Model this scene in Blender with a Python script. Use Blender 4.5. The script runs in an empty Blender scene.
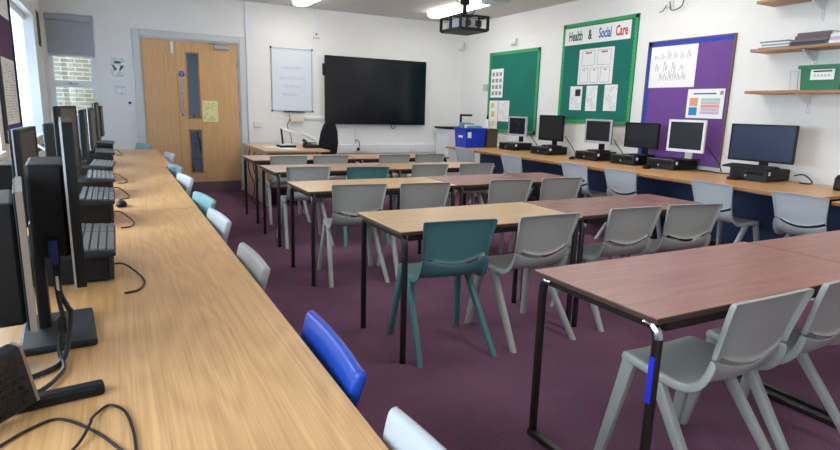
import bpy, bmesh, math, random
from mathutils import Vector, Matrix, Euler
random.seed(7)
S = bpy.context.scene
C = S.collection
R = math.radians
PI = math.pi

# ------------------------------------------------------------------ materials
def lin(c):
    return tuple((x / 12.92 if x <= .04045 else ((x + .055) / 1.055) ** 2.4) for x in c)
def rgb(r, g, b): return lin((r / 255, g / 255, b / 255)) + (1,)
def base(name):
    m = bpy.data.materials.new(name); m.use_nodes = True
    nt = m.node_tree; p = nt.nodes['Principled BSDF']
    return m, nt, p
def N(nt, t, **kw):
    n = nt.nodes.new(t)
    for k, v in kw.items():
        if k in n.inputs: n.inputs[k].default_value = v
        else: setattr(n, k, v)
    return n
def mat(name, col, rough=.5, metal=0, noise=0.0, nscale=20, bump=0, bscale=200, spec=.5, coat=0):
    m, nt, p = base(name)
    p.inputs['Base Color'].default_value = col
    p.inputs['Roughness'].default_value = rough
    p.inputs['Metallic'].default_value = metal
    p.inputs['Specular IOR Level'].default_value = spec
    p.inputs['Coat Weight'].default_value = coat
    tc = N(nt, 'ShaderNodeTexCoord')
    if noise:
        n = N(nt, 'ShaderNodeTexNoise', Scale=nscale, Detail=4.0)
        nt.links.new(tc.outputs['Object'], n.inputs['Vector'])
        mr = N(nt, 'ShaderNodeMapRange'); mr.inputs[1].default_value = .25; mr.inputs[2].default_value = .75
        mr.inputs[3].default_value = 1 - noise; mr.inputs[4].default_value = 1 + noise
        nt.links.new(n.outputs['Fac'], mr.inputs[0])
        mx = N(nt, 'ShaderNodeVectorMath', operation='SCALE'); mx.inputs[0].default_value = col[:3]
        nt.links.new(mr.outputs[0], mx.inputs['Scale']); nt.links.new(mx.outputs[0], p.inputs['Base Color'])
    if bump:
        n = N(nt, 'ShaderNodeTexNoise', Scale=bscale, Detail=3.0)
        nt.links.new(tc.outputs['Object'], n.inputs['Vector'])
        b = N(nt, 'ShaderNodeBump', Strength=bump, Distance=.002)
        nt.links.new(n.outputs['Fac'], b.inputs['Height']); nt.links.new(b.outputs[0], p.inputs['Normal'])
    return m
def wood(name, dark, light, axis='Y', rough=.35, fine=60, stretch=30, ring=2.2, spec=.5, contrast=1):
    """laminate printed with wood grain that runs along AXIS"""
    m, nt, p = base(name)
    tc = N(nt, 'ShaderNodeTexCoord'); mp = N(nt, 'ShaderNodeMapping')
    s = {'X': (1, stretch, stretch), 'Y': (stretch, 1, stretch), 'Z': (stretch, stretch, 1)}[axis]
    mp.inputs['Scale'].default_value = s
    nt.links.new(tc.outputs['Object'], mp.inputs['Vector'])
    n1 = N(nt, 'ShaderNodeTexNoise', Scale=ring, Detail=6.0, Roughness=.65, Distortion=.6)
    nt.links.new(mp.outputs[0], n1.inputs['Vector'])
    mp2 = N(nt, 'ShaderNodeMapping')
    s2 = {'X': (.7, 5, 5), 'Y': (5, .7, 5), 'Z': (5, 5, .7)}[axis]
    mp2.inputs['Scale'].default_value = s2
    nt.links.new(tc.outputs['Object'], mp2.inputs['Vector'])
    n2 = N(nt, 'ShaderNodeTexNoise', Scale=.9, Detail=2.0, Distortion=.4)
    nt.links.new(mp2.outputs[0], n2.inputs['Vector'])
    mul = N(nt, 'ShaderNodeMath', operation='MULTIPLY'); mul.inputs[1].default_value = 14.0
    nt.links.new(n2.outputs['Fac'], mul.inputs[0])
    sn = N(nt, 'ShaderNodeMath', operation='SINE')
    mul2 = N(nt, 'ShaderNodeMath', operation='MULTIPLY'); mul2.inputs[1].default_value = 5.5
    nt.links.new(mul.outputs[0], mul2.inputs[0]); nt.links.new(mul2.outputs[0], sn.inputs[0])
    mr = N(nt, 'ShaderNodeMapRange'); mr.inputs[1].default_value = -1; mr.inputs[2].default_value = 1
    mr.inputs[3].default_value = -.12 * contrast; mr.inputs[4].default_value = .12 * contrast
    nt.links.new(sn.outputs[0], mr.inputs[0])
    ad = N(nt, 'ShaderNodeMath', operation='ADD')
    nt.links.new(n1.outputs['Fac'], ad.inputs[0]); nt.links.new(mr.outputs[0], ad.inputs[1])
    cr = N(nt, 'ShaderNodeValToRGB')
    cr.color_ramp.elements[0].position = .3; cr.color_ramp.elements[0].color = dark
    cr.color_ramp.elements[1].position = .7; cr.color_ramp.elements[1].color = light
    nt.links.new(ad.outputs[0], cr.inputs[0]); nt.links.new(cr.outputs[0], p.inputs['Base Color'])
    p.inputs['Roughness'].default_value = rough; p.inputs['Specular IOR Level'].default_value = spec
    return m
def brick_mat(name, c1, c2, mortar, w, h, axes='XZ', bump=.3, rough=.8, msize=.012):
    m, nt, p = base(name)
    tc = N(nt, 'ShaderNodeTexCoord'); sp = N(nt, 'ShaderNodeSeparateXYZ'); cb = N(nt, 'ShaderNodeCombineXYZ')
    nt.links.new(tc.outputs['Object'], sp.inputs[0])
    nt.links.new(sp.outputs[axes[0]], cb.inputs[0]); nt.links.new(sp.outputs[axes[1]], cb.inputs[1])
    b = N(nt, 'ShaderNodeTexBrick', Color1=c1, Color2=c2, Mortar=mortar)
    b.inputs['Scale'].default_value = 1; b.inputs['Brick Width'].default_value = w
    b.inputs['Row Height'].default_value = h; b.inputs['Mortar Size'].default_value = msize
    b.inputs['Mortar Smooth'].default_value = .4
    nt.links.new(cb.outputs[0], b.inputs['Vector'])
    nt.links.new(b.outputs['Color'], p.inputs['Base Color'])
    bp = N(nt, 'ShaderNodeBump', Strength=bump, Distance=.004); bp.invert = True
    nt.links.new(b.outputs['Fac'], bp.inputs['Height']); nt.links.new(bp.outputs[0], p.inputs['Normal'])
    p.inputs['Roughness'].default_value = rough
    return m
def emit(name, col, st):
    m, nt, p = base(name)
    p.inputs['Base Color'].default_value = col
    p.inputs['Emission Color'].default_value = col; p.inputs['Emission Strength'].default_value = st
    return m
def print_mat(name, paper, ink, rows=28, fill=.5, a='Y', b='Z', cols=3, margin=.06):
    """white sheet printed with rows of words (Generated coordinates of the sheet)"""
    m, nt, p = base(name)
    tc = N(nt, 'ShaderNodeTexCoord'); sp = N(nt, 'ShaderNodeSeparateXYZ'); cb = N(nt, 'ShaderNodeCombineXYZ')
    nt.links.new(tc.outputs['Generated'], sp.inputs[0])
    nt.links.new(sp.outputs[a], cb.inputs[0]); nt.links.new(sp.outputs[b], cb.inputs[1])
    br = N(nt, 'ShaderNodeTexBrick', Color1=(1, 1, 1, 1), Color2=(0, 0, 0, 1), Mortar=(0, 0, 0, 1))
    br.inputs['Scale'].default_value = 1; br.inputs['Brick Width'].default_value = 1 / (cols * 4)
    br.inputs['Row Height'].default_value = 1 / rows; br.inputs['Mortar Size'].default_value = .3 / rows
    br.inputs['Bias'].default_value = fill * 2 - 1
    nt.links.new(cb.outputs[0], br.inputs['Vector'])
    nz = N(nt, 'ShaderNodeTexNoise', Scale=3.5, Detail=1.0); nt.links.new(tc.outputs['Generated'], nz.inputs['Vector'])
    gt = N(nt, 'ShaderNodeMath', operation='GREATER_THAN'); gt.inputs[1].default_value = .47
    nt.links.new(nz.outputs['Fac'], gt.inputs[0])
    f = N(nt, 'ShaderNodeMath', operation='MULTIPLY'); nt.links.new(br.outputs['Color'], f.inputs[0]); nt.links.new(gt.outputs[0], f.inputs[1])
    for o in (a, b):
        for op, v in (('GREATER_THAN', margin), ('LESS_THAN', 1 - margin)):
            g = N(nt, 'ShaderNodeMath', operation=op); g.inputs[1].default_value = v
            nt.links.new(sp.outputs[o], g.inputs[0])
            f2 = N(nt, 'ShaderNodeMath', operation='MULTIPLY'); nt.links.new(f.outputs[0], f2.inputs[0]); nt.links.new(g.outputs[0], f2.inputs[1]); f = f2
    mx = N(nt, 'ShaderNodeMix', data_type='RGBA'); mx.inputs[6].default_value = paper; mx.inputs[7].default_value = ink
    nt.links.new(f.outputs[0], mx.inputs[0]); nt.links.new(mx.outputs[2], p.inputs['Base Color'])
    p.inputs['Roughness'].default_value = .7
    return m

WHITE = rgb(238, 238, 236)
M = dict(
    wall_xz=brick_mat('painted_brick_back', rgb(236, 235, 232), rgb(235, 234, 231), rgb(234, 233, 230), .45, .225, 'XZ', .10, .65),
    wall_yz=brick_mat('painted_brick_side', rgb(236, 235, 232), rgb(235, 234, 231), rgb(234, 233, 230), .45, .225, 'YZ', .10, .65),
    plaster=mat('white_plaster', rgb(226, 222, 216), .7),
    ceiling=mat('ceiling_paint', rgb(216, 214, 211), .85, noise=.03, nscale=2),
    upvc=mat('white_upvc', rgb(240, 243, 246), .3),
    trim=mat('trim_white', rgb(232, 234, 236), .4),
    frame_grey=mat('grey_gloss_frame', rgb(205, 208, 208), .35),
    skirt=mat('mauve_skirting', rgb(112, 88, 100), .6),
    oak_door=wood('oak_door', rgb(204, 156, 104), rgb(226, 182, 130), 'Z', .4, ring=2.4, stretch=40, contrast=.3),
    oak_counter=wood('oak_laminate', rgb(194, 144, 94), rgb(224, 176, 120), 'Y', .36, ring=2.2, stretch=60, contrast=.55),
    beech=wood('beech_laminate', rgb(196, 158, 118), rgb(216, 180, 138), 'X', .3, ring=2.2, stretch=40, contrast=.4),
    pinkbeech=wood('pale_brown_laminate', rgb(186, 148, 126), rgb(206, 170, 146), 'X', .3, ring=2.2, stretch=40, contrast=.4),
    rosewood=wood('rosewood_laminate', rgb(122, 76, 68), rgb(178, 124, 112), 'X', .3, ring=2.2, stretch=110, contrast=.25),
    redwood=wood('red_laminate', rgb(128, 80, 74), rgb(166, 114, 104), 'X', .27, ring=2.2, stretch=90, contrast=.3),
    shelfwood=wood('shelf_wood', rgb(150, 106, 66), rgb(186, 138, 92), 'Y', .45, ring=2, stretch=30),
    edge=mat('dark_edge', rgb(74, 52, 40), .5),
    edge_oak=mat('oak_edge', rgb(176, 124, 74), .45),
    leg_black=mat('black_paint', rgb(26, 25, 28), .4),
    leg_brown=mat('brown_paint', rgb(38, 28, 28), .35),
    chrome=mat('chrome', rgb(200, 200, 205), .15, 1),
    steel=mat('steel', rgb(170, 172, 176), .35, 1),
    blue_tape=mat('blue_tape', rgb(40, 50, 200), .5),
    grey=mat('grey_plastic', rgb(166, 165, 158), .36, bump=.15, bscale=260),
    palegrey=mat('pale_grey_plastic', rgb(186, 190, 194), .33, bump=.15, bscale=260),
    teal=mat('teal_plastic', rgb(74, 118, 120), .38, bump=.15, bscale=260),
    blue=mat('blue_plastic', rgb(26, 68, 168), .33, bump=.1, bscale=260),
    lightteal=mat('pale_teal_plastic', rgb(120, 164, 168), .36, bump=.15, bscale=260),
    black=mat('black_plastic', rgb(13, 13, 16), .5, spec=.3),
    black_gloss=mat('black_gloss', rgb(14, 14, 17), .18),
    charcoal=mat('charcoal_plastic', rgb(30, 32, 37), .45, spec=.35),
    screen=mat('dark_screen', rgb(14, 17, 24), .16, spec=.5),
    screen_matt=mat('dark_matt_screen', rgb(17, 20, 27), .34, spec=.5),
    screen_reflect=mat('window_reflect_screen', rgb(20, 36, 70), .3, spec=.5),  # window reflection put into the dark screen as blue base colour
    taupe=mat('taupe_plastic', rgb(128, 116, 106), .45), corridor=mat('corridor_blue_paint', rgb(96, 116, 134), .7),
    silver=mat('silver_plastic', rgb(188, 192, 198), .35, .2),
    whiteplastic=mat('white_plastic', rgb(232, 232, 230), .4),
    cream=mat('cream_plastic', rgb(222, 218, 196), .45),
    keys=mat('grey_keys', rgb(112, 112, 112), .5),
    key_black=mat('black_keys', rgb(34, 34, 37), .5),
    fabric_black=mat('black_fabric', rgb(24, 25, 30), .9, bump=.3, bscale=400),
    green_board=mat('green_felt', rgb(16, 114, 98), .9, noise=.1, nscale=3),
    green_trim=mat('green_border_card', rgb(62, 160, 98), .7),
    purple=mat('purple_paper', rgb(110, 68, 144), .75, noise=.12, nscale=4),
    dull_purple=mat('plum_felt', rgb(88, 58, 92), .85, noise=.08, nscale=6),
    blue_trim=mat('blue_border_card', rgb(36, 66, 170), .7),
    wood_trim=mat('brown_edge', rgb(120, 88, 72), .5),
    paper=mat('white_paper', rgb(240, 240, 238), .75),
    paper_print=print_mat('printed_paper', rgb(240, 240, 238), rgb(120, 120, 128), 24, .5),
    paper_print2=print_mat('printed_paper_blue', rgb(240, 240, 238), rgb(120, 140, 170), 30, .5),
    paper_print_x=print_mat('printed_paper_x', rgb(240, 234, 170), rgb(96, 92, 70), 22, .5, 'X', 'Z', 2),
    paper_print_w=print_mat('printed_paper_w', rgb(238, 240, 240), rgb(120, 130, 126), 18, .35, 'X', 'Z', 2),
    ink_green=mat('ink_green', rgb(30, 92, 66), .7), ink_black=mat('ink_black', rgb(30, 32, 40), .7),
    ink_blue=mat('ink_blue', rgb(40, 104, 176), .7), ink_red=mat('ink_red', rgb(196, 30, 56), .7),
    ink_grey=mat('ink_grey', rgb(150, 150, 156), .7), ink_pale=mat('ink_pale_blue', rgb(176, 196, 226), .7),
    yellow=mat('ink_yellow', rgb(226, 206, 84), .7), cyan=mat('ink_cyan', rgb(40, 140, 190), .7),
    peach=mat('ink_peach', rgb(222, 160, 130), .7), lilac=mat('ink_lilac', rgb(206, 180, 206), .7), mint=mat('ink_mint', rgb(170, 206, 190), .7),
    sign_blue=mat('sign_blue', rgb(24, 96, 190), .4),
    whiteboard=mat('whiteboard_gloss', rgb(222, 230, 238), .2),
    navy=mat('navy_panel', rgb(34, 54, 92), .6),
    crate_blue=mat('crate_blue', rgb(20, 62, 200), .4), crate_green=mat('crate_green', rgb(20, 116, 74), .4),
    cardboard=mat('cardboard', rgb(92, 74, 62), .8),
    teal_paper=mat('teal_paper', rgb(120, 176, 196), .7), brown_paper=mat('grey_brown_cover', rgb(140, 124, 116), .6),
    dark_blue_cover=mat('dark_cover', rgb(44, 58, 78), .5), mauve_cover=mat('mauve_cover', rgb(126, 106, 110), .6),
    blind=mat('grey_roller_fabric', rgb(164, 170, 176), .85, bump=.2, bscale=500),
    outside_brick=brick_mat('yellow_brick', rgb(150, 136, 108), rgb(176, 160, 128), rgb(214, 206, 192), .225, .075, 'XZ', .5, .9),
    ground=mat('outside_paving', rgb(120, 120, 116), .9),
    lamp=emit('fluorescent_diffuser', (1, .97, .92, 1), 12.5),
    vga=mat('vga_blue', rgb(24, 40, 120), .4),
    radiator=mat('radiator_cream', rgb(206, 202, 196), .5), dark_slot=mat('dark_slot', rgb(60, 58, 58), .8),
    cable=mat('cable_black', rgb(20, 20, 22), .45), cable_grey=mat('cable_grey', rgb(190, 190, 188), .5),
)
# carpet
def carpet():
    m, nt, p = base('plum_carpet')
    tc = N(nt, 'ShaderNodeTexCoord')
    a = N(nt, 'ShaderNodeTexNoise', Scale=170.0, Detail=3.0); b = N(nt, 'ShaderNodeTexNoise', Scale=2.2, Detail=3.0)
    for n in (a, b): nt.links.new(tc.outputs['Object'], n.inputs['Vector'])
    mx = N(nt, 'ShaderNodeMix', data_type='FLOAT'); mx.inputs[0].default_value = .3
    nt.links.new(a.outputs['Fac'], mx.inputs[2]); nt.links.new(b.outputs['Fac'], mx.inputs[3])
    cr = N(nt, 'ShaderNodeValToRGB')
    cr.color_ramp.elements[0].position = .33; cr.color_ramp.elements[0].color = rgb(88, 58, 77)
    cr.color_ramp.elements[1].position = .68; cr.color_ramp.elements[1].color = rgb(140, 99, 121)
    nt.links.new(mx.outputs[0], cr.inputs[0]); nt.links.new(cr.outputs[0], p.inputs['Base Color'])
    bp = N(nt, 'ShaderNodeBump', Strength=.7, Distance=.004)
    nt.links.new(a.outputs['Fac'], bp.inputs['Height']); nt.links.new(bp.outputs[0], p.inputs['Normal'])
    p.inputs['Roughness'].default_value = .95; p.inputs['Specular IOR Level'].default_value = .1
    return m
M['carpet'] = carpet()
def glass_mat():
    m = bpy.data.materials.new('window_glass'); m.use_nodes = True
    nt = m.node_tree; nt.nodes.clear()
    o = N(nt, 'ShaderNodeOutputMaterial'); t = N(nt, 'ShaderNodeBsdfTransparent'); g = N(nt, 'ShaderNodeBsdfGlossy')
    g.inputs['Roughness'].default_value = .03
    t.inputs[0].default_value = (.93, .96, .97, 1)
    mx = N(nt, 'ShaderNodeMixShader'); mx.inputs[0].default_value = .06
    nt.links.new(t.outputs[0], mx.inputs[1]); nt.links.new(g.outputs[0], mx.inputs[2]); nt.links.new(mx.outputs[0], o.inputs[0])
    return m
M['glass'] = glass_mat()
def slat_mat():
    m = bpy.data.materials.new('vertical_blind_fabric'); m.use_nodes = True
    nt = m.node_tree; nt.nodes.clear()
    o = N(nt, 'ShaderNodeOutputMaterial'); t = N(nt, 'ShaderNodeBsdfTranslucent'); d = N(nt, 'ShaderNodeBsdfDiffuse')
    t.inputs[0].default_value = rgb(236, 242, 250); d.inputs[0].default_value = rgb(236, 240, 246)
    mx = N(nt, 'ShaderNodeMixShader'); mx.inputs[0].default_value = .5
    nt.links.new(t.outputs[0], mx.inputs[1]); nt.links.new(d.outputs[0], mx.inputs[2]); nt.links.new(mx.outputs[0], o.inputs[0])
    return m
M['slat'] = slat_mat()

# ------------------------------------------------------------------ mesh builder
class MB:
    def __init__(s): s.bm = bmesh.new()
    def box(s, x0, x1, y0, y1, z0, z1, bev=0, mtx=None, seg=2):
        r = bmesh.ops.create_cube(s.bm, size=1); vs = r['verts']
        for v in vs:
            v.co = Vector((x0 + (v.co.x + .5) * (x1 - x0), y0 + (v.co.y + .5) * (y1 - y0), z0 + (v.co.z + .5) * (z1 - z0)))
        if bev:
            es = list({e for v in vs for e in v.link_edges})
            rb = bmesh.ops.bevel(s.bm, geom=es, offset=bev, segments=seg, profile=.5, affect='EDGES')
            vs = list({v for f in rb['faces'] for v in f.verts} | {v for v in vs if v.is_valid})
        if mtx is not None:
            for v in vs: v.co = mtx @ v.co
        return s
    def hull(s, quads, cap=True):
        """loft through a list of rings (same length)"""
        rings = [[s.bm.verts.new(p) for p in q] for q in quads]
        n = len(rings[0])
        for a, b in zip(rings, rings[1:]):
            for i in range(n): s.bm.faces.new((a[i], a[(i + 1) % n], b[(i + 1) % n], b[i]))
        if cap:
            s.bm.faces.new(rings[0][::-1]); s.bm.faces.new(rings[-1])
        return s
    def tube(s, pts, r, n=8, cap=True):
        pts = [Vector(p) for p in pts]; rings = []; up = None
        for i, p in enumerate(pts):
            d = (pts[min(i + 1, len(pts) - 1)] - pts[max(i - 1, 0)]).normalized()
            if up is None:
                up = d.orthogonal().normalized()
            else:
                up = (up - d * up.dot(d))
                up = up.normalized() if up.length > 1e-6 else d.orthogonal().normalized()
            w = d.cross(up); rr = r[i] if isinstance(r, (list, tuple)) else r
            rings.append([p + up * math.cos(2 * PI * k / n) * rr + w * math.sin(2 * PI * k / n) * rr for k in range(n)])
        return s.hull(rings, cap)
    def cyl(s, x, y, z0, z1, r, n=20, r1=None):
        r1 = r if r1 is None else r1
        return s.hull([[(x + math.cos(2 * PI * k / n) * q, y + math.sin(2 * PI * k / n) * q, z) for k in range(n)] for z, q in ((z0, r), (z1, r1))])
    def prism(s, poly, axis, a, b):
        """extrude 2-D polygon along axis from a to b"""
        def P(u, v, w): return {'X': (w, u, v), 'Y': (u, w, v), 'Z': (u, v, w)}[axis]
        return s.hull([[P(u, v, a) for u, v in poly], [P(u, v, b) for u, v in poly]])
    def build(s, name, m, parent=None, smooth=False, loc=None):
        bmesh.ops.recalc_face_normals(s.bm, faces=s.bm.faces)
        me = bpy.data.meshes.new(name); s.bm.to_mesh(me); s.bm.free()
        me.materials.append(m)
        if smooth: me.shade_smooth() if hasattr(me, 'shade_smooth') else None
        o = bpy.data.objects.new(name, me); C.objects.link(o)
        if smooth:
            for p in me.polygons: p.use_smooth = True
            try: me.set_sharp_from_angle(angle=R(40))
            except Exception: pass
        if parent: o.parent = parent
        if loc: o.location = loc
        return o
def thing(name, label, cat, loc=(0, 0, 0), rz=0, group=None):
    o = bpy.data.objects.new(name, None); C.objects.link(o)
    o.empty_display_size = .1
    o.location = loc; o.rotation_euler = (0, 0, rz); o['label'] = label; o['category'] = cat
    if group: o['group'] = group
    return o
def tag(o, label, cat, group=None):
    o['label'] = label; o['category'] = cat
    if group: o['group'] = group
    return o
def struct(o): o['kind'] = 'structure'; return o
def kids(o): return [x for x in bpy.data.objects if x.parent == o]
def dup(root, loc, rz=0, label=None, group=None, swap=None):
    def cp(o, par):
        c = o.copy(); C.objects.link(c)
        if par: c.parent = par
        return c
    r = cp(root, None); r.location = loc; r.rotation_euler = (0, 0, rz)
    if label: r['label'] = label
    if group: r['group'] = group
    for ch in kids(root):
        c = cp(ch, r)
        for g in kids(ch): cp(g, c)
    return r
def bx(name, m, dims, parent=None, bev=0, **kw):
    return MB().box(*dims, bev=bev).build(name, m, parent, **kw)
def smooth_path(pts, n=6):
    """Catmull-Rom through pts"""
    pts = [Vector(p) for p in pts]; out = []
    for i in range(len(pts) - 1):
        p0 = pts[max(i - 1, 0)]; p1 = pts[i]; p2 = pts[i + 1]; p3 = pts[min(i + 2, len(pts) - 1)]
        for k in range(n):
            t = k / n
            out.append(.5 * ((2 * p1) + (p2 - p0) * t + (2 * p0 - 5 * p1 + 4 * p2 - p3) * t * t + (3 * p1 - p0 - 3 * p2 + p3) * t ** 3))
    out.append(pts[-1]); return out
def text_obj(name, body, size, m, parent, mtx, bold=.0, ext=.0008, squeeze=1.0):
    cu = bpy.data.curves.new(name, 'FONT'); cu.body = body; cu.size = size; cu.offset = bold; cu.extrude = ext
    cu.align_x = 'CENTER'; cu.align_y = 'CENTER'; cu.resolution_u = 3
    t = bpy.data.objects.new(name + '_curve', cu); C.objects.link(t)
    dg = bpy.context.evaluated_depsgraph_get()
    me = bpy.data.meshes.new_from_object(t.evaluated_get(dg))
    bpy.data.objects.remove(t); bpy.data.curves.remove(cu)
    me.transform(mtx @ Matrix.Diagonal((squeeze, 1, 1, 1))); me.materials.clear(); me.materials.append(m); me.name = name
    o = bpy.data.objects.new(name, me); C.objects.link(o); o.parent = parent
    return o
def on_right(x, y, z):  # text plane facing -X on the right wall
    return Matrix.Translation((x, y, z)) @ Matrix(((0, 0, -1, 0), (-1, 0, 0, 0), (0, 1, 0, 0), (0, 0, 0, 1)))
def on_back(x, y, z):   # text plane facing -Y
    return Matrix.Translation((x, y, z)) @ Matrix(((1, 0, 0, 0), (0, 0, -1, 0), (0, 1, 0, 0), (0, 0, 0, 1)))

# ------------------------------------------------------------------ room
XL, XR, YB, YF, H = -.76, 5.6, 9.05, -2.4, 2.795
struct(bx('floor', M['carpet'], (XL, XR, YF, YB, -.06, 0)))
struct(bx('ceiling', M['ceiling'], (XL - .3, XR + .2, YF - .2, YB + .25, H, H + .08)))
struct(bx('wall_right', M['wall_yz'], (XR, XR + .2, YF - .2, YB + .25, -.06, H)))
struct(bx('wall_front', M['wall_xz'], (XL - .3, XR, YF - .2, YF, -.06, H)))
WZ0, WZ1 = .915, 2.26
wins = [(6.35, 8.25), (2.6, 5.22), (-1.7, 1.6)]
w = MB(); T = .3
ys = sorted([YF, YB] + [v for a in wins for v in a])
w.box(XL - T, XL, YF, YB, -.06, WZ0); w.box(XL - T, XL, YF, YB, WZ1, H)
for a, b in ((YF, -1.7), (1.6, 2.6), (5.22, 6.35), (8.25, YB)): w.box(XL - T, XL, a, b, WZ0, WZ1)
struct(w.build('wall_left', M['wall_yz']))
# back wall with a window and a door opening
BWX0, BWX1, BWZ0, BWZ1 = -.72, -.17, 1.0, 2.40
DX0, DX1, DZ = .37, 1.70, 2.19
w = MB()
for d in ((XL - T, BWX0, -.06, H), (BWX0, BWX1, -.06, BWZ0), (BWX0, BWX1, BWZ1, H), (BWX1, DX0, -.06, H), (DX0, DX1, DZ, H), (DX1, XR, -.06, H)):
    w.box(d[0], d[1], YB, YB + .25, d[2], d[3])
struct(w.build('wall_back', M['wall_xz']))
struct(bx('trim_1', M['skirt'], (1.79, 4.9, YB - .015, YB - .001, 0, .10), bev=.003))
struct(bx('trim_2', M['skirt'], (XL + .002, .28, YB - .015, YB - .001, 0, .10), bev=.003))
struct(bx('baseboard_right', M['skirt'], (XR - .016, XR - .001, YF, YB - .02, 0, .10), bev=.003))
struct(bx('trim_3', M['trim'], (1.80, 1.87, YB - .03, YB - .001, .1, H - .002), bev=.006))     # boxed pipe by the door

# windows in the left wall
for i, (a, b) in enumerate(wins):
    t = struct(bpy.data.objects.new('window_%d' % (i + 1), None)); C.objects.link(t)
    f = MB(); x0, x1 = XL - .24, XL - .18
    f.box(x0, x1, a, b, WZ0, WZ0 + .06); f.box(x0, x1, a, b, WZ1 - .06, WZ1)
    n = max(2, round((b - a) / .95))
    for k in range(n + 1):
        y = a + (b - a) * k / n; y = min(max(y, a + .03), b - .03)
        f.box(x0, x1, y - .03, y + .03, WZ0 + .06, WZ1 - .06)
    f.box(x0, x1, a, b, 1.86, 1.92)
    f.build('window_frame', M['upvc'], t)
    bx('window_glass', M['glass'], (XL - .212, XL - .208, a + .01, b - .01, WZ0 + .01, WZ1 - .01), t)
    bx('window_sill', M['upvc'], (XL - .18, XL + .03, a - .03, b + .03, WZ0 - .035, WZ0 + .002), t, bev=.006)
t = thing('vertical_blind', 'white vertical blind drawn across the side window by the far corner', 'blind')
a, b = wins[0]
bx('head_rail', M['whiteplastic'], (XL - .14, XL - .08, a + .02, b - .02, WZ1 - .07, WZ1 - .005), t, bev=.005)
sl = []
for k in range(20):
    y = a + .07 + (b - a - .14) * k / 19
    m = MB().box(-.0006, .0006, -.055, .055, WZ0 + .03, WZ1 - .075)
    o = m.build('blind_slat', M['slat'], t, loc=(XL - .11, y, 0)); o.rotation_euler = (0, 0, R(20))
# back wall window
t = struct(bpy.data.objects.new('window_4', None)); C.objects.link(t)
f = MB(); y0, y1 = YB + .08, YB + .14
f.box(BWX0, BWX1, y0, y1, BWZ0, BWZ0 + .05); f.box(BWX0, BWX1, y0, y1, BWZ1 - .05, BWZ1)
f.box(BWX0, BWX0 + .05, y0, y1, BWZ0 + .05, BWZ1 - .05); f.box(BWX1 - .055, BWX1, y0, y1, BWZ0 + .05, BWZ1 - .05)
f.box(BWX0, BWX1, y0 - .01, y1, 1.475, 1.555)
f.build('window_frame', M['upvc'], t)
bx('window_glass', M['glass'], (BWX0 + .01, BWX1 - .01, y0 + .028, y0 + .032, BWZ0 + .01, BWZ1 - .01), t)
h = MB().box(-.52, -.40, y0 - .03, y0 - .012, 1.512, 1.524, bev=.004).box(-.495, -.475, y0 - .022, y0 - .009, 1.505, 1.531).build('window_handle', M['steel'], t)
bx('window_sill', M['upvc'], (BWX0 - .02, BWX1 + .02, YB - .05, YB + .08, BWZ0 - .03, BWZ0 + .001), t, bev=.004)
t = thing('roller_blind', 'grey roller blind pulled a third down the back window', 'blind')
bx('cassette', M['blind'], (BWX0 + .005, BWX1 - .005, YB - .045, YB + .005, 2.31, 2.385), t, bev=.012)
bx('blind_fabric', M['blind'], (BWX0 + .012, BWX1 - .012, YB - .004, YB - .002, 1.885, 2.31), t)
bx('bottom_bar', M['silver'], (BWX0 + .012, BWX1 - .012, YB - .009, YB + .003, 1.865, 1.89), t, bev=.003)
# outside: neighbouring wall and paving
struct(bx('exterior_wall_brick', M['outside_brick'], (-4.5, 3.0, 12.2, 12.4, -.3, 5.5)))
struct(bx('exterior_ground', M['ground'], (-14, 9, -8, 12.2, -.4, -.3)))
# left wall radiator
t = thing('radiator', 'cream slatted radiator under the side window near the far corner', 'radiator')
bx('body', M['radiator'], (XL + .012, XL + .10, 6.3, 8.5, .15, .80), t, bev=.012)
g = MB()
for k in range(60): g.box(XL + .025, XL + .088, 6.34 + k * .0357, 6.34 + k * .0357 + .02, .80, .805)
g.build('top_grille', M['dark_slot'], t)
for y in (6.5, 8.3): bx('foot', M['radiator'], (XL + .03, XL + .08, y - .02, y + .02, 0.001, .15), t)

# ------------------------------------------------------------------ door
t = struct(bpy.data.objects.new('door_1', None)); C.objects.link(t)
f = MB()
f.box(DX0 - .09, DX0, YB - .03, YB - .001, 0, DZ + .09, bev=.006); f.box(DX1, DX1 + .09, YB - .03, YB - .001, 0, DZ + .09, bev=.006)
f.box(DX0, DX1, YB - .03, YB - .001, DZ, DZ + .09, bev=.006)
f.box(DX0, DX0 + .02, YB, YB + .1, 0, DZ); f.box(DX1 - .02, DX1, YB, YB + .1, 0, DZ); f.box(DX0 + .02, DX1 - .02, YB, YB + .1, DZ - .02, DZ)
f.build('door_frame', M['frame_grey'], t)
SX = .835   # meeting line
bx('side_leaf', M['oak_door'], (DX0 + .022, SX - .003, YB + .012, YB + .055, .005, DZ - .022), t, bev=.002)
G = dict(x0=.955, x1=1.135, a0=1.075, a1=2.02, b0=.28, b1=.93)
lf = MB(); y0, y1 = YB + .012, YB + .055
lf.box(SX, G['x0'], y0, y1, .005, DZ - .022); lf.box(G['x1'], DX1 - .022, y0, y1, .005, DZ - .022)
for z0, z1 in ((.005, G['b0']), (G['b1'], G['a0']), (G['a1'], DZ - .022)): lf.box(G['x0'], G['x1'], y0, y1, z0, z1)
lf.build('door_leaf', M['oak_door'], t)
bd = MB()
for z0, z1 in ((G['b0'], G['b1']), (G['a0'], G['a1'])):
    for x0, x1, za, zb in ((G['x0'], G['x0'] + .018, z0, z1), (G['x1'] - .018, G['x1'], z0, z1), (G['x0'], G['x1'], z0, z0 + .018), (G['x0'], G['x1'], z1 - .018, z1)):
        bd.box(x0, x1, y0 - .006, y1, za, zb)
bd.build('glazing_bead', M['shelfwood'], t)
gl = MB()
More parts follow.
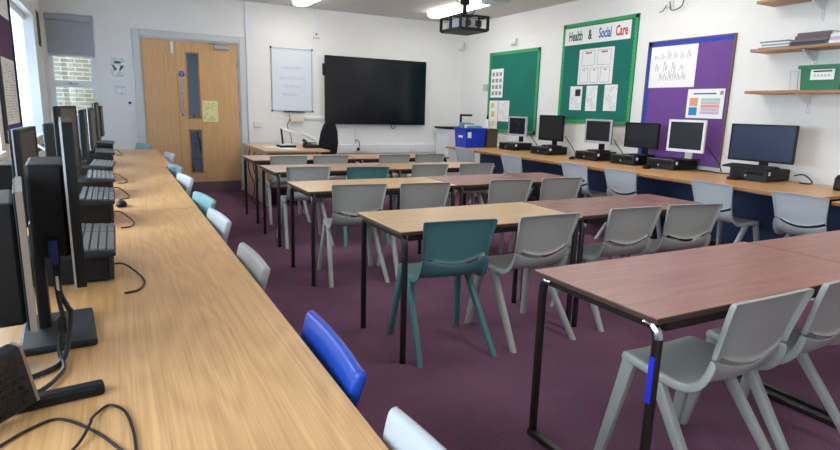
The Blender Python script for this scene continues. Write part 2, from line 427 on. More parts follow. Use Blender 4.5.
for z0, z1 in ((G['b0'], G['b1']), (G['a0'], G['a1'])): gl.box(G['x0'], G['x1'], YB + .03, YB + .036, z0, z1)
gl.build('door_glass', M['glass'], t)
bx('kick_plate', M['skirt'], (SX + .01, DX1 - .03, y0 - .003, y0, .006, .15), t)
bx('kick_plate', M['skirt'], (DX0 + .03, SX - .01, y0 - .003, y0, .006, .15), t)
bx('door_closer', M['steel'], (1.35, 1.56, y0 - .05, y0 - .001, 2.085, 2.14), t, bev=.006)
MB().tube([(1.42, y0 - .03, 2.146), (1.26, y0 - .05, 2.16), (1.33, y0 - .01, 2.168)], .008).build('closer_arm', M['steel'], t)
h = MB().box(.868, .90, y0 - .007, y0 - .0005, 1.35, 1.46, bev=.002).box(.868, .90, y0 - .006, y0 - .0005, 1.12, 1.34, bev=.002)
h.tube([(.884, y0 - .006, 1.44), (.884, y0 - .055, 1.43), (.884, y0 - .06, 1.15), (.884, y0 - .006, 1.14)], .009)
h.build('pull_handle', M['steel'], t, smooth=True)
MB().box(.872, .904, y0 - .03, y0 - .001, 1.50, 1.62, bev=.008).build('lock', M['steel'], t)
for z in (.3, 1.1, 1.85):
    bx('hinge', M['steel'], (DX1 - .03, DX1 - .012, y0 - .012, y0 + .002, z, z + .1), t, bev=.003)
    bx('hinge', M['steel'], (DX0 + .012, DX0 + .03, y0 - .012, y0 + .002, z, z + .1), t, bev=.003)
bx('bolt', M['whiteplastic'], (.765, .80, y0 - .02, y0 - .001, 1.99, 2.15), t, bev=.005)
s = thing('door_sign', 'round blue fire door sign on the door above the lock', 'sign')
MB().hull([[(.893 + math.cos(2 * PI * k / 28) * .042, y, 1.71 + math.sin(2 * PI * k / 28) * .042) for k in range(28)] for y in (y0 - .003, y0 - .001)]).build('sign_disc', M['sign_blue'], s)
for i, wd in enumerate(('Fire door', 'keep', 'shut')): text_obj('lettering', wd, .017, M['paper'], s, on_back(.893, y0 - .0035, 1.728 - i * .019), ext=.0003)
tag(bx('notice_sheet', M['paper_print_x'], (1.158, 1.372, y0 - .0025, y0 - .001, 1.04, 1.345)), 'pale yellow printed notice stuck on the door beside its glass', 'notice')
# corridor behind the door glass; side wall and ceiling added to darken it
struct(bx('exterior_corridor_wall', M['corridor'], (.1, 3.0, 11.0, 11.1, 0, 2.6)))
struct(bx('exterior_corridor_shade_wall', M['corridor'], (.05, .15, YB + .26, 11.0, 0, 2.6)))
struct(bx('exterior_corridor_shade_ceiling', M['plaster'], (.05, 3.0, YB + .26, 11.1, 2.6, 2.65)))
struct(bx('exterior_corridor_floor', M['carpet'], (.1, 3.0, YB + .26, 11.0, -.06, 0)))
p = thing('step_ladder', 'dark folded ladder in the corridor seen through the door glass', 'ladder')
MB().tube([(1.15, 10.3, 0.01), (1.02, 10.7, 1.1)], .02).build('rail', M['charcoal'], p)
MB().tube([(1.35, 10.3, 0.01), (1.22, 10.7, 1.1)], .02).build('rail', M['charcoal'], p)
for k in range(4):
    q = .15 + k * .23
    MB().tube([(1.15 - .12 * q, 10.3 + .36 * q, q), (1.35 - .12 * q, 10.3 + .36 * q, q)], .014).build('rung', M['steel'], p)

# ------------------------------------------------------------------ back wall fittings
yb = YB - .001
s = thing('recycling_poster', 'white recycling poster with a green arrow symbol between window and door', 'poster')
bx('sheet', M['paper_print_w'], (-.012, .183, yb - .003, yb, 1.61, 1.915), s)
for k in range(3):
    a = 2 * PI * k / 3 + PI / 2; c = Vector((.085, 0, 1.775)); mb = MB(); K = 1.35
    d = Vector((math.cos(a), 0, math.sin(a))); e = Vector((-math.sin(a), 0, math.cos(a)))
    def q(r, u): v = c + (d * r + e * u) * K; return (v.x, v.z)
    mb.prism([q(.026, -.03), q(.045, -.026), q(.045, .006), q(.054, .006), q(.036, .034), q(.016, .008), q(.026, .006)], 'Y', yb - .0045, yb - .0032)
    mb.build('recycling_arrow', M['ink_green'], s)
tag(bx('notice_plate', M['paper_print_w'], (.012, .18, yb - .004, yb, 1.38, 1.535), bev=.001), 'small white lettered plate below the recycling poster', 'sign')
s = thing('light_switch', 'small dark wall switch beside the door frame', 'switch')
bx('plate', M['whiteplastic'], (.17, .235, yb - .01, yb, 1.235, 1.31), s, bev=.003)
bx('rocker', M['charcoal'], (.185, .22, yb - .016, yb - .0101, 1.27, 1.30), s, bev=.002)
# corner poster edge on the left wall
tag(bx('corner_poster', M['ink_green'], (XL + .001, XL + .006, 8.62, 8.9, 1.95, 2.36)), 'green edged poster on the narrow wall beside the back window', 'poster')
# whiteboard
s = thing('whiteboard', 'portrait whiteboard with faint blue writing on the back wall', 'whiteboard')
wx0, wx1, wz0, wz1 = 2.17, 2.815, 1.225, 2.173
bx('writing_surface', M['whiteboard'], (wx0, wx1, yb - .012, yb, wz0, wz1), s)
f = MB()
for d in ((wx0, wx1, wz1 - .015, wz1), (wx0, wx1, wz0, wz0 + .015), (wx0, wx0 + .013, wz0, wz1), (wx1 - .013, wx1, wz0, wz1)): f.box(d[0], d[1], yb - .02, yb - .001, d[2], d[3])
f.build('frame', M['silver'], s)
for x in (wx0, wx1):
    for z in (wz0, wz1): bx('corner_cap', M['black'], (x - .012, x + .012, yb - .024, yb - .001, z - .012, z + .012), s, bev=.003)
bx('pen_tray', M['black'], (2.35, 2.68, yb - .05, yb - .001, wz0 - .018, wz0 - .003), s, bev=.003)
for z, x0, n, wd in ((1.86, 2.33, 9, .036), (1.70, 2.30, 10, .04), (1.58, 2.36, 8, .036), (1.45, 2.34, 7, .036)):
    pn = MB()
    for k in range(n):
        x = x0 + k * wd; h_ = random.uniform(.03, .07)
        pn.tube(smooth_path([(x, yb - .0128, z), (x + .008, yb - .0128, z + h_), (x + .02, yb - .0128, z + .01), (x + .028, yb - .0128, z + h_ * .6)], 3), .0022, 4)
    pn.build('lettering', M['ink_pale'], s)
# tv
s = thing('wall_tv', 'large black flat screen mounted on the back wall', 'TV')
tx0, tx1, tz0, tz1 = 3.005, 4.83, 1.035, 2.107; ty = YB - .055
bx('housing', M['black'], (tx0 + .01, tx1 - .01, ty, yb, tz0 + .01, tz1 - .01), s, bev=.01)
f = MB(); bz = .028
for d in ((tx0, tx1, tz1 - bz, tz1), (tx0, tx1, tz0, tz0 + .045), (tx0, tx0 + bz, tz0 + .045, tz1 - bz), (tx1 - bz, tx1, tz0 + .045, tz1 - bz)): f.box(d[0], d[1], ty - .02, ty + .01, d[2], d[3])
f.build('bezel', M['black_gloss'], s)
bx('screen', M['screen'], (tx0 + bz, tx1 - bz, ty - .012, ty, tz0 + .045, tz1 - bz), s)
bx('side_speaker', M['black'], (tx0 - .025, tx0 - .001, ty - .01, yb - .01, 1.80, 1.98), s, bev=.005)
MB().tube(smooth_path([(4.20, yb - .02, tz0), (4.21, yb - .025, tz0 - .05), (4.25, yb - .02, tz0 - .075), (4.28, yb - .02, tz0 - .03), (4.27, yb - .02, tz0)], 5), .006, 6).build('looped_cable', M['cable'], s)
# trunking, boxes, switches
s = thing('dado_trunking', 'white dado trunking along the back wall under the big screen', 'trunking')
bx('channel', M['trim'], (2.55, 5.16, yb - .05, yb, .553, .70), s, bev=.006)
bx('cover_strip', M['whiteplastic'], (2.55, 5.16, yb - .053, yb - .0502, .60, .655), s)
for x in (3.45, 3.62, 4.55): bx('socket', M['whiteplastic'], (x, x + .14, yb - .062, yb - .0531, .585, .675), s, bev=.003)
MB().box(3.555, 3.60, yb - .10, yb - .0625, .60, .645, bev=.008).tube(smooth_path([(3.58, yb - .09, .645), (3.60, yb - .08, .72), (3.56, yb - .05, .78), (3.54, yb - .02, .74)], 4), .006, 6).build('plug', M['black'], s)
tag(bx('conduit_strip', M['trim'], (3.55, 3.61, yb - .022, yb, .701, 1.034), bev=.004), 'short white vertical conduit between trunking and big screen', 'conduit')
tag(bx('conduit_strip', M['trim'], (2.665, 3.0, yb - .022, yb, 1.10, 1.145), bev=.004), 'white horizontal conduit from cream box to big screen', 'conduit')
tag(MB().box(2.435, 2.66, yb - .055, yb, 1.055, 1.17, bev=.006).box(2.46, 2.635, yb - .06, yb - .055, 1.075, 1.15).build('junction_box', M['cream']), 'cream junction box on the wall under the whiteboard', 'box')
s = thing('wall_socket', 'white double socket on the wall beside the door frame', 'socket')
bx('plate', M['whiteplastic'], (1.885, 2.0, yb - .03, yb, .975, 1.055), s, bev=.004)
for x in (1.915, 1.965): bx('rocker', M['cream'], (x - .008, x + .008, yb - .034, yb - .0301, 1.025, 1.04), s)
s = thing('ceiling_conduit', 'white conduit dropping from the ceiling to a small switch box', 'conduit')
bx('conduit', M['trim'], (2.885, 2.93, yb - .03, yb, 2.45, H - .001), s, bev=.005)
bx('switch_box', M['whiteplastic'], (2.84, 2.93, yb - .04, yb, 2.36, 2.449), s, bev=.006)
MB().tube([(2.88, yb - .041, 2.41), (2.88, yb - .047, 2.41)], .014, 12).build('key_switch', M['charcoal'], s)
s = thing('motion_sensor', 'small white alarm sensor high in the room corner', 'sensor')
bx('body', M['whiteplastic'], (5.50, 5.57, YB - .09, YB - .002, 2.36, 2.50), s, bev=.012)
bx('lens', M['cream'], (5.51, 5.56, YB - .098, YB - .0901, 2.375, 2.43), s, bev=.003)
s = thing('wall_sensor', 'small white box sensor above the smaller green board', 'sensor')
bx('body', M['whiteplastic'], (XR - .05, XR - .001, 7.44, 7.58, 2.33, 2.43), s, bev=.01)
bx('lens', M['cream'], (XR - .056, XR - .0501, 7.47, 7.55, 2.34, 2.375), s, bev=.002)
tag(bx('wall_switch', M['silver'], (XR - .03, XR - .001, 8.19, 8.30, 1.64, 1.75), bev=.005), 'small grey switch plate beside the smaller green board', 'switch')
# trailing cable loop high on the right wall
s = thing('aerial_socket', 'white socket with looping black cables high above the purple board', 'socket')
bx('plate', M['whiteplastic'], (XR - .025, XR - .001, 4.62, 4.78, 2.50, 2.62), s, bev=.004)
MB().tube(smooth_path([(XR - .03, 4.66, 2.56), (XR - .06, 4.60, 2.46), (XR - .05, 4.48, 2.49), (XR - .04, 4.47, 2.62), (XR - .03, 4.46, H - .01)], 6), .006, 6).build('cable', M['cable'], s, smooth=True)
MB().tube(smooth_path([(XR - .03, 4.70, 2.53), (XR - .05, 4.72, 2.47), (XR - .04, 4.78, 2.46)], 6), .005, 6).build('cable', M['cable'], s, smooth=True)

# ------------------------------------------------------------------ ceiling lights
def ceiling_light(x, ya, yb_, label, box=False):
    t = thing('ceiling_light', label, 'light', group='ceiling lights')
    bx('housing', M['trim'], (x - .10, x + .10, ya, yb_, H - .035, H - .001), t, bev=.006)
    n = 12; ring = []
    prof = [(math.cos(PI + PI * k / n) * .125, math.sin(PI + PI * k / n) * .05) for k in range(n + 1)]
    mb = MB(); rings = []
    for i, (yy, sc) in enumerate(((ya + .01, .55), (ya + .04, .85), (ya + .09, 1), (yb_ - .09, 1), (yb_ - .04, .85), (yb_ - .01, .55))):
        rings.append([(x + u * sc, yy, H - .036 + v * sc) for u, v in prof])
    mb.hull(rings).build('diffuser', M['lamp'], t, smooth=True)
    if box: bx('end_box', M['silver'], (x - .12, x + .16, ya - .30, ya - .002, H - .09, H - .001), t, bev=.01)
ceiling_light(2.48, 7.0, 8.55, 'lit fluorescent ceiling light above the whiteboard end of the room')
ceiling_light(4.55, 6.75, 8.30, 'lit fluorescent ceiling light behind the projector', True)
for x, y, l in ((2.48, 3.6, 'lit ceiling light over the middle tables'), (4.55, 3.6, 'lit ceiling light beside the wall shelves'), (2.48, .2, 'lit ceiling light over the front tables'), (4.55, .2, 'lit ceiling light over the rear desk corner')):
    ceiling_light(x, y, y + 1.55, l)
# projector in its cage
t = thing('projector', 'ceiling projector in a black security cage on a pole', 'projector', (3.985, 6.43, 0))
bx('ceiling_plate', M['black'], (-.09, .09, -.09, .09, H - .012, H - .001), t, bev=.003)
MB().cyl(0, 0, 2.46, H - .012, .028).build('pole', M['black'], t, smooth=True)
MB().box(-.045, .045, -.045, .045, 2.60, 2.68, bev=.01).build('pole_clamp', M['black'], t)
px, py, z0, z1 = .20, .235, 2.285, 2.46
f = MB()
for sx in (-1, 1):
    for sy in (-1, 1): f.box(sx * px - .014, sx * px + .014, sy * py - .014, sy * py + .014, z0, z1)
for z in (z0, z1 - .022):
    for sx in (-1, 1): f.box(sx * px - .012, sx * px + .012, -py, py, z, z + .022)
    for sy in (-1, 1): f.box(-px, px, sy * py - .012, sy * py + .012, z, z + .022)
f.box(-.03, .03, -py, py, z1 - .012, z1); f.box(-px, px, -.03, .03, z1 - .012, z1)
for sx in (-1, 1):
    f.box(sx * px - .01, sx * px + .01, -.02, .02, z0, z1)
f.box(-.12, -.09, -py - .008, -py + .008, z0, z1); f.box(.05, .08, -py - .008, -py + .008, z0, z1)
f.build('cage', M['black'], t)
bx('cage_tray', M['black'], (-px, px, -py, py, z0 - .012, z0 + .012), t)
bx('projector_body', M['silver'], (-.15, .15, -.18, .18, z0 + .03, z1 - .035), t, bev=.015)
MB().tube([(-.06, -.181, z0 + .085), (-.06, -.205, z0 + .085)], .04, 20).build('lens', M['black_gloss'], t, smooth=True)
for d in ((.05, .14), ): bx('vent', M['charcoal'], (d[0], d[1], -.186, -.1805, z0 + .05, z0 + .12), t)
MB().tube(smooth_path([(.02, -.05, z1 - .02), (.10, -.1, 2.55), (.13, -.06, 2.66), (.06, 0, 2.74), (.01, .02, H - .02)], 6), .007, 6).build('cable', M['cable'], t, smooth=True)
MB().tube(smooth_path([(-.02, .02, 2.62), (-.14, -.03, 2.64), (-.19, 0, 2.72), (-.14, .02, H - .005)], 6), .006, 6).build('cable', M['cable'], t, smooth=True)

# ------------------------------------------------------------------ boards on the right wall
def scallop(mb, y0, y1, z0, z1, wd, xf, th=.003, n_per=.055, sides='btrl'):
    """a scalloped border inside rectangle y0..y1, z0..z1 on plane x=xf"""
    def strip(p, q, inn):
        L = (Vector(q) - Vector(p)).length; n = max(4, int(L / (n_per / 4)))
        for k in range(n):
            a, b = k / n, (k + 1) / n
            def P(t, off):
                v = Vector(p).lerp(Vector(q), t) + Vector(inn) * off
                return v
            oa = wd + .008 * math.sin(a * L / n_per * 2 * PI); ob = wd + .008 * math.sin(b * L / n_per * 2 * PI)
            A, B, C_, D = P(a, 0), P(b, 0), P(b, ob), P(a, oa)
            mb.hull([[(xf, v.x, v.y) for v in (A, B, C_, D)], [(xf - th, v.x, v.y) for v in (A, B, C_, D)]])
    if 'b' in sides: strip((y0, z0), (y1, z0), (0, 1))
    if 't' in sides: strip((y0, z1), (y1, z1), (0, -1))
    if 'r' in sides: strip((y0, z0), (y0, z1), (1, 0))
    if 'l' in sides: strip((y1, z0), (y1, z1), (-1, 0))
def pinboard(y0, y1, z0, z1, m, mt, label, edge=None):
    t = thing('pinboard', label, 'pinboard')
    bx('felt', m, (XR - .02, XR - .001, y0, y1, z0, z1), t)
    mb = MB(); scallop(mb, y0, y1, z0, z1, .045, XR - .0201, sides='tl' if edge else 'btrl'); mb.build('scalloped_border', mt, t)
    if edge:
        e = MB()
        for d in ((y0 - .012, y0, z0 - .012, z1 + .012), (y1, y1 + .012, z0 - .012, z1 + .012), (y0, y1, z0 - .012, z0), (y0, y1, z1, z1 + .012)): e.box(XR - .026, XR - .001, *d)
        e.build('edge_trim', edge, t)
    return t
XP = XR - .0212
def sheet(y0, y1, z0, z1, m, label, cat='paper', name='paper_sheet', dx=0.0):
    return tag(bx(name, m, (XP - .0012 - dx, XP - .0002 - dx, min(y0, y1), max(y0, y1), z0, z1)), label, cat)
pinboard(6.865, 8.15, .98, 2.247, M['green_board'], M['green_trim'], 'green pinboard near the room corner with two papers')
pinboard(5.085, 6.385, 1.18, 2.495, M['green_board'], M['green_trim'], 'green pinboard headed with a lettered banner')
pinboard(3.83, 4.885, .80, 2.135, M['purple'], M['blue_trim'], 'purple pinboard with a blue border beside the wall shelves', M['wood_trim'])
# small green board papers
s = thing('paper_sheet', 'white sheet with small diagrams at the top of the corner green board', 'paper')
bx('sheet', M['paper'], (XP - .0012, XP - .0002, 7.74, 8.08, 1.53, 1.985), s)
mb = MB()
for i in range(4):
    for j in range(3): mb.box(XP - .0018, XP - .0013, 7.78 + j * .10, 7.845 + j * .10, 1.57 + i * .10, 1.63 + i * .10)
mb.build('printed_picture', M['ink_grey'], s)
s = thing('paper_sheet', 'white sheet with yellow notes low on the corner green board', 'paper')
bx('sheet', M['paper'], (XP - .0052, XP - .0042, 7.84, 8.085, 1.025, 1.48), s)
for (y, z) in ((7.95, 1.36), (7.93, 1.22), (7.93, 1.06)): bx('yellow_note', M['yellow'], (XP - .0058, XP - .0053, y, y + .09, z, z + .085), s)
sheet(7.54, 7.835, 1.15, 1.48, M['paper_print'], 'printed white sheet with lilac text beside the yellow notes')
# banner board
s = thing('title_banner', 'white paper banner lettered Health and Social Care', 'banner')
bx('sheet', M['paper'], (XP - .0012 - .004, XP - .0002 - .004, 5.18, 6.335, 2.215, 2.435), s)
for wd, y, m, sq in (('Health', 6.13, 'ink_green', .56), ('&', 5.865, 'ink_black', .56), ('Social', 5.60, 'ink_blue', .54), ('Care', 5.325, 'ink_red', .56)):
    text_obj('lettering', wd, .172, M[m], s, on_right(XP - .0056, y, 2.322), bold=.0045, ext=.0004, squeeze=sq * 1.02)
s = thing('info_poster', 'large white poster of five outlined boxes with red headings', 'poster')
bx('sheet', M['paper'], (XP - .0012, XP - .0002, 5.42, 6.035, 1.69, 2.145), s)
fr = MB(); hd = MB()
for (y0, y1, z0, z1) in ((5.75, 5.98, 1.93, 2.12), (5.47, 5.70, 1.93, 2.12), (5.85, 6.0, 1.71, 1.90), (5.665, 5.815, 1.71, 1.90), (5.47, 5.63, 1.71, 1.90)):
    for d in ((y0, y1, z0, z0 + .005), (y0, y1, z1 - .005, z1), (y0, y0 + .005, z0, z1), (y1 - .005, y1, z0, z1)): fr.box(XP - .0018, XP - .0013, *d)
    (hd if z0 > 1.9 else fr).box(XP - .0018, XP - .0013, y0 + .06, y1 - .06, z1 - .035, z1 - .018)
fr.build('outline', M['ink_grey'], s); hd.build('red_heading', M['ink_red'], s)
s = thing('paper_sheet', 'white leaflet with a dark photo under the five box poster', 'paper')
bx('sheet', M['paper_print'], (XP - .0012, XP - .0002, 5.93, 6.16, 1.355, 1.67), s)
bx('photo', M['ink_black'], (XP - .0018, XP - .0013, 5.96, 6.06, 1.54, 1.63), s)
sheet(5.652, 5.852, 1.347, 1.672, M['paper_print2'], 'middle printed white leaflet under the five box poster')
sheet(5.312, 5.53, 1.352, 1.678, M['paper_print'], 'printed white leaflet under the poster, next to the purple board')
# purple board
s = thing('paper_sheet', 'big white sheet with scribbled grey handwriting on the purple board', 'paper')
bx('sheet', M['paper'], (XP - .0012 - .004, XP - .0002 - .004, 4.232, 4.84, 1.626, 2.08), s)
for z, y0, n, wd in ((1.93, 4.78, 6, .085), (1.70, 4.70, 6, .06), (1.80, 4.76, 4, .11)):
    mb = MB()
    for k in range(n):
        y = y0 - k * wd; h_ = random.uniform(.05, .13); X_ = XP - .0055
        mb.tube(smooth_path([(X_, y, z), (X_, y - .01, z + h_), (X_, y - .03, z + .02), (X_, y - .045, z + h_ * .7), (X_, y - .03, z + .01)], 4), .0025, 4)
    mb.build('lettering', M['ink_grey'], s)
s = thing('info_poster', 'white poster with coloured panels low on the purple board', 'poster')
bx('sheet', M['paper'], (XP - .0012 - .004, XP - .0002 - .004, 3.855, 4.293, 1.295, 1.602), s)
XQ = XP - .0056
for d, m in (((4.16, 4.26, 1.42, 1.51), 'peach'), ((4.16, 4.26, 1.325, 1.41), 'cyan')):
    bx('colour_panel', M[m], (XQ - .0005, XQ, *d), s)
for i, m in enumerate(('mint', 'lilac', 'peach', 'lilac', 'lilac')):
    z = 1.475 - i * .034
    bx('colour_panel', M[m], (XQ - .0005, XQ, 3.90, 4.12, z, z + .03), s)
bx('heading', M['ink_blue'], (XQ - .0005, XQ, 3.95, 4.22, 1.545, 1.56), s)
MB().tube([(XQ, 3.89, 1.56), (XQ - .001, 3.89, 1.56)], .022, 16).build('round_logo', M['ink_grey'], s)

# left wall pin board
t = thing('pinboard', 'plum pinboard between the two side windows', 'pinboard')
bx('felt', M['dull_purple'], (XL + .001, XL + .02, 5.42, 6.2, .98, 2.42), t)
e = MB()
for d in ((5.40, 5.42, .96, 2.44), (6.2, 6.22, .96, 2.44), (5.42, 6.2, .96, .98), (5.42, 6.2, 2.42, 2.44)): e.box(XL + .001, XL + .03, *d)
e.build('edge_trim', M['leg_black'], t)
bx('blue_border', M['blue_trim'], (XL + .0201, XL + .023, 5.42, 6.2, .98, 1.08), t)
tag(bx('paper_sheet', M['paper_print'], (XL + .0202, XL + .0215, 5.50, 6.14, 1.10, 1.62)), 'printed white sheet low on the plum pinboard', 'paper')
tag(bx('paper_sheet', M['paper_print2'], (XL + .0202, XL + .0215, 5.46, 6.14, 1.95, 2.39)), 'printed white sheet at the top of the plum pinboard', 'paper')

# ------------------------------------------------------------------ shelves on the right wall
def shelf(z, label):
    t = thing('wall_shelf', label, 'shelf', group='wall shelves')
    bx('board', M['shelfwood'], (5.33, XR - .012, 1.55, 3.49, z - .013, z + .013), t, bev=.002)
    for y in (3.04, 1.9):
        MB().prism([(5.38, z - .014), (XR - .012, z - .014), (XR - .012, z - .10), (XR - .03, z - .10), (5.40, z - .03)], 'Y', y - .01, y + .01).build('bracket', M['upvc'], t)
        u = MB().box(XR - .011, XR - .0005, y - .014, y + .014, z - .19, z + .17)
        u.build('upright', M['upvc'], t)
        sl_ = MB()
        for k in range(6): sl_.box(XR - .0115, XR - .0111, y - .004, y + .004, z - .18 + k * .013, z - .173 + k * .013)
        sl_.build('upright_groove', M['dark_slot'], t)
shelf(2.36, 'topmost empty wooden shelf above the paper stacks')
shelf(1.93, 'wooden wall shelf holding stacks of paper and books')
shelf(1.55, 'lowest wooden wall shelf holding a green plastic box')
zs = 1.9435
s = 0
for k in range(5):
    m = ('brown_paper', 'paper', 'teal_paper', 'paper', 'brown_paper')[k]
    dy = random.uniform(-.012, .012)
    tag(bx('paper_folder', M[m], (5.37 + random.uniform(0, .02), 5.57, 3.17 + dy, 3.43 + dy, zs + k * .0135, zs + k * .0135 + .0125), bev=.001),
        ('worn brown folder at the bottom of the thin shelf stack', 'white folder second from the bottom of the thin stack', 'pale blue folder in the middle of the thin stack', 'white folder second from the top of the thin stack', 'brown folder on top of the thin shelf stack')[k], 'folder', 'folders in the thin stack')
bl = (('dark_blue_cover', .035, 'thick dark blue book at the bottom of the shelf pile'), ('brown_paper', .022, 'grey brown book second in the shelf pile'), ('mauve_cover', .028, 'mauve book third in the shelf pile'), ('mauve_cover', .026, 'slumped mauve book topping the shelf pile'))
z = zs
for k, (m, h_, l) in enumerate(bl):
    t = thing('book', l, 'book', (0, 0, 0), group='books in the shelf pile')
    x0, y0, y1 = 5.37 + .008 * k, 2.86 - .01 * k, 3.15 - .012 * k
    bx('pages', M['paper'], (x0 + .006, 5.56, y0 + .004, y1 - .006, z + .003, z + h_ - .003), t)
    cv = MB().box(x0, 5.565, y0, y1, z, z + .003).box(x0, 5.565, y0, y1, z + h_ - .003, z + h_).box(x0, x0 + .004, y0, y1, z, z + h_)
    cv.build('cover', M[m], t); z += h_ + .0005
z = zs
for k, m in enumerate(('paper', 'lilac', 'paper')):
    tag(bx('paper_folder', M[m], (5.36 + .01 * k, 5.56, 2.55, 2.83, z, z + .028), bev=.002), ('white folder beside the book pile, lowest of three', 'lilac folder between two white folders by the books', 'white folder beside the book pile, on top of a lilac one')[k], 'folder'); z += .0285
# green box + wire bookend
zg = 1.5635
t = thing('storage_box', 'green plastic box with a white label on the lowest shelf', 'box')
g = MB()
x0, x1, y0, y1, zz = 5.36, 5.56, 2.68, 3.02, zg + .21
def open_box(mb, x0, x1, y0, y1, z0, z1, th=.006, fl=.015):
    mb.box(x0 + fl, x1 - fl, y0 + fl, y1 - fl, z0, z0 + th)
    for (a, b, c, d, e, f) in ((x0, x0 + th, y0, y1, 0, 1), (x1 - th, x1, y0, y1, 0, 1), (x0, x1, y0, y0 + th, 0, 1), (x0, x1, y1 - th, y1, 0, 1)):
        cx, cy = (x0 + x1) / 2, (y0 + y1) / 2
        def tp(x, y): return (x + (fl if x < cx else -fl), y + (fl if y < cy else -fl))
        lo = [tp(a, c), tp(b, c), tp(b, d), tp(a, d)]
        mb.hull([[(p[0], p[1], z0) for p in lo], [(a, c, z1), (b, c, z1), (b, d, z1), (a, d, z1)]])
    return mb
open_box(g, x0, x1, y0, y1, zg, zz, .006, .012).build('tub', M['crate_green'], t)
rm = MB()
for d in ((x0 - .015, x0, y0 - .015, y1 + .015), (x1, x1 + .015, y0 - .015, y1 + .015), (x0, x1, y0 - .015, y0), (x0, x1, y1, y1 + .015)): rm.box(d[0], d[1], d[2], d[3], zz - .03, zz)
rm.build('rim', M['crate_green'], t)
bx('label_card', M['paper'], (x0 - .004, x0 - .001, 2.74, 2.93, zg + .085, zg + .172), t)
bx('heading', M['ink_black'], (x0 - .0048, x0 - .0041, 2.76, 2.91, zg + .15, zg + .162), t)
mb = MB()
for k in range(5): mb.tube(smooth_path([(x0 - .0046, 2.90 - k * .028, zg + .11), (x0 - .0046, 2.894 - k * .028, zg + .13), (x0 - .0046, 2.884 - k * .028, zg + .112)], 3), .0016, 4)
mb.build('lettering', M['ink_black'], t)
tag(MB().tube([(5.40, 3.115, zg + .003), (5.40, 3.125, zg + .17), (5.52, 3.125, zg + .17), (5.52, 3.115, zg + .003), (5.52, 3.06, zg + .003), (5.40, 3.06, zg + .003), (5.40, 3.115, zg + .003)], .0028, 6).build('wire_bookend', M['steel']), 'thin wire bookend beside the green box on the shelf', 'bookend')

# ------------------------------------------------------------------ chairs
def shell_mesh(rows, flange_first, flange_last, hole=None, fl=.032):
    """rows: (y, z, half width, curve back, sag) ; returns bmesh of a moulded panel with a turned rim"""
    us = (-1, -.965, -.78, -.4, 0, .4, .78, .965, 1)
    bm = bmesh.new(); P = []
    nrm = []
    for i, r in enumerate(rows):
        a = rows[max(i - 1, 0)]; b = rows[min(i + 1, len(rows) - 1)]
        ty, tz = b[0] - a[0], b[1] - a[1]; L = math.hypot(ty, tz) or 1
        ty, tz = ty / L, tz / L
        nrm.append(Vector((0, -tz, ty)) * -1 if False else Vector((0, tz, -ty)))
    grid = []
    for r, n in zip(rows, nrm):
        y, z, wd, cv, sag = r
        pts = [Vector((u * wd, y - cv * (1 - u * u), z - sag * (1 - u * u))) for u in us]
        l = pts[0] - n * fl + Vector((-.005, 0, 0)); rr = pts[-1] - n * fl + Vector((.005, 0, 0))
        grid.append([l] + pts + [rr])
    if flange_first:
        n = nrm[0]; grid.insert(0, [p - n * fl * .8 + Vector((0, .004, 0)) for p in grid[0][1:-1]]); grid[0] = [grid[0][0] + Vector((-.003, 0, 0))] + grid[0] + [grid[0][-1] + Vector((.003, 0, 0))]
    if flange_last:
        n = nrm[-1]; g = [p - n * fl * .8 + Vector((0, 0, .004)) for p in grid[-1][1:-1]]; grid.append([g[0] + Vector((-.003, 0, 0))] + g + [g[-1] + Vector((.003, 0, 0))])
    V = [[bm.verts.new(p) for p in row] for row in grid]
    for i in range(len(V) - 1):
        for j in range(len(V[0]) - 1):
            if hole and i == hole[0] and hole[1] <= j < hole[2]: continue
            bm.faces.new((V[i][j], V[i][j + 1], V[i + 1][j + 1], V[i + 1][j]))
    if hole:   # turned lip along the panel's lower edge
        row = V[hole[0] + 1]
        lip = [bm.verts.new(row[j].co - nrm[1] * .012 + Vector((0, 0, -.003))) for j in range(hole[1], hole[2] + 1)]
        for k in range(len(lip) - 1):
            j = hole[1] + k
            bm.faces.new((lip[k], lip[k + 1], row[j + 1], row[j]))
    return bm
def baked(bm, name, m, parent, sub=1, th=.006):
    bmesh.ops.recalc_face_normals(bm, faces=bm.faces)
    me = bpy.data.meshes.new(name); bm.to_mesh(me); bm.free()
    o = bpy.data.objects.new(name, me); C.objects.link(o)
    so = o.modifiers.new('s', 'SOLIDIFY'); so.thickness = th; so.offset = 0
    sb = o.modifiers.new('u', 'SUBSURF'); sb.levels = sub; sb.render_levels = sub
    dg = bpy.context.evaluated_depsgraph_get(); dg.update()
    m2 = bpy.data.meshes.new_from_object(o.evaluated_get(dg)); o.modifiers.clear()
    o.data = m2; m2.name = name; bpy.data.meshes.remove(me)
    m2.materials.clear(); m2.materials.append(m)
    for p in m2.polygons: p.use_smooth = True
    o.parent = parent
    return o
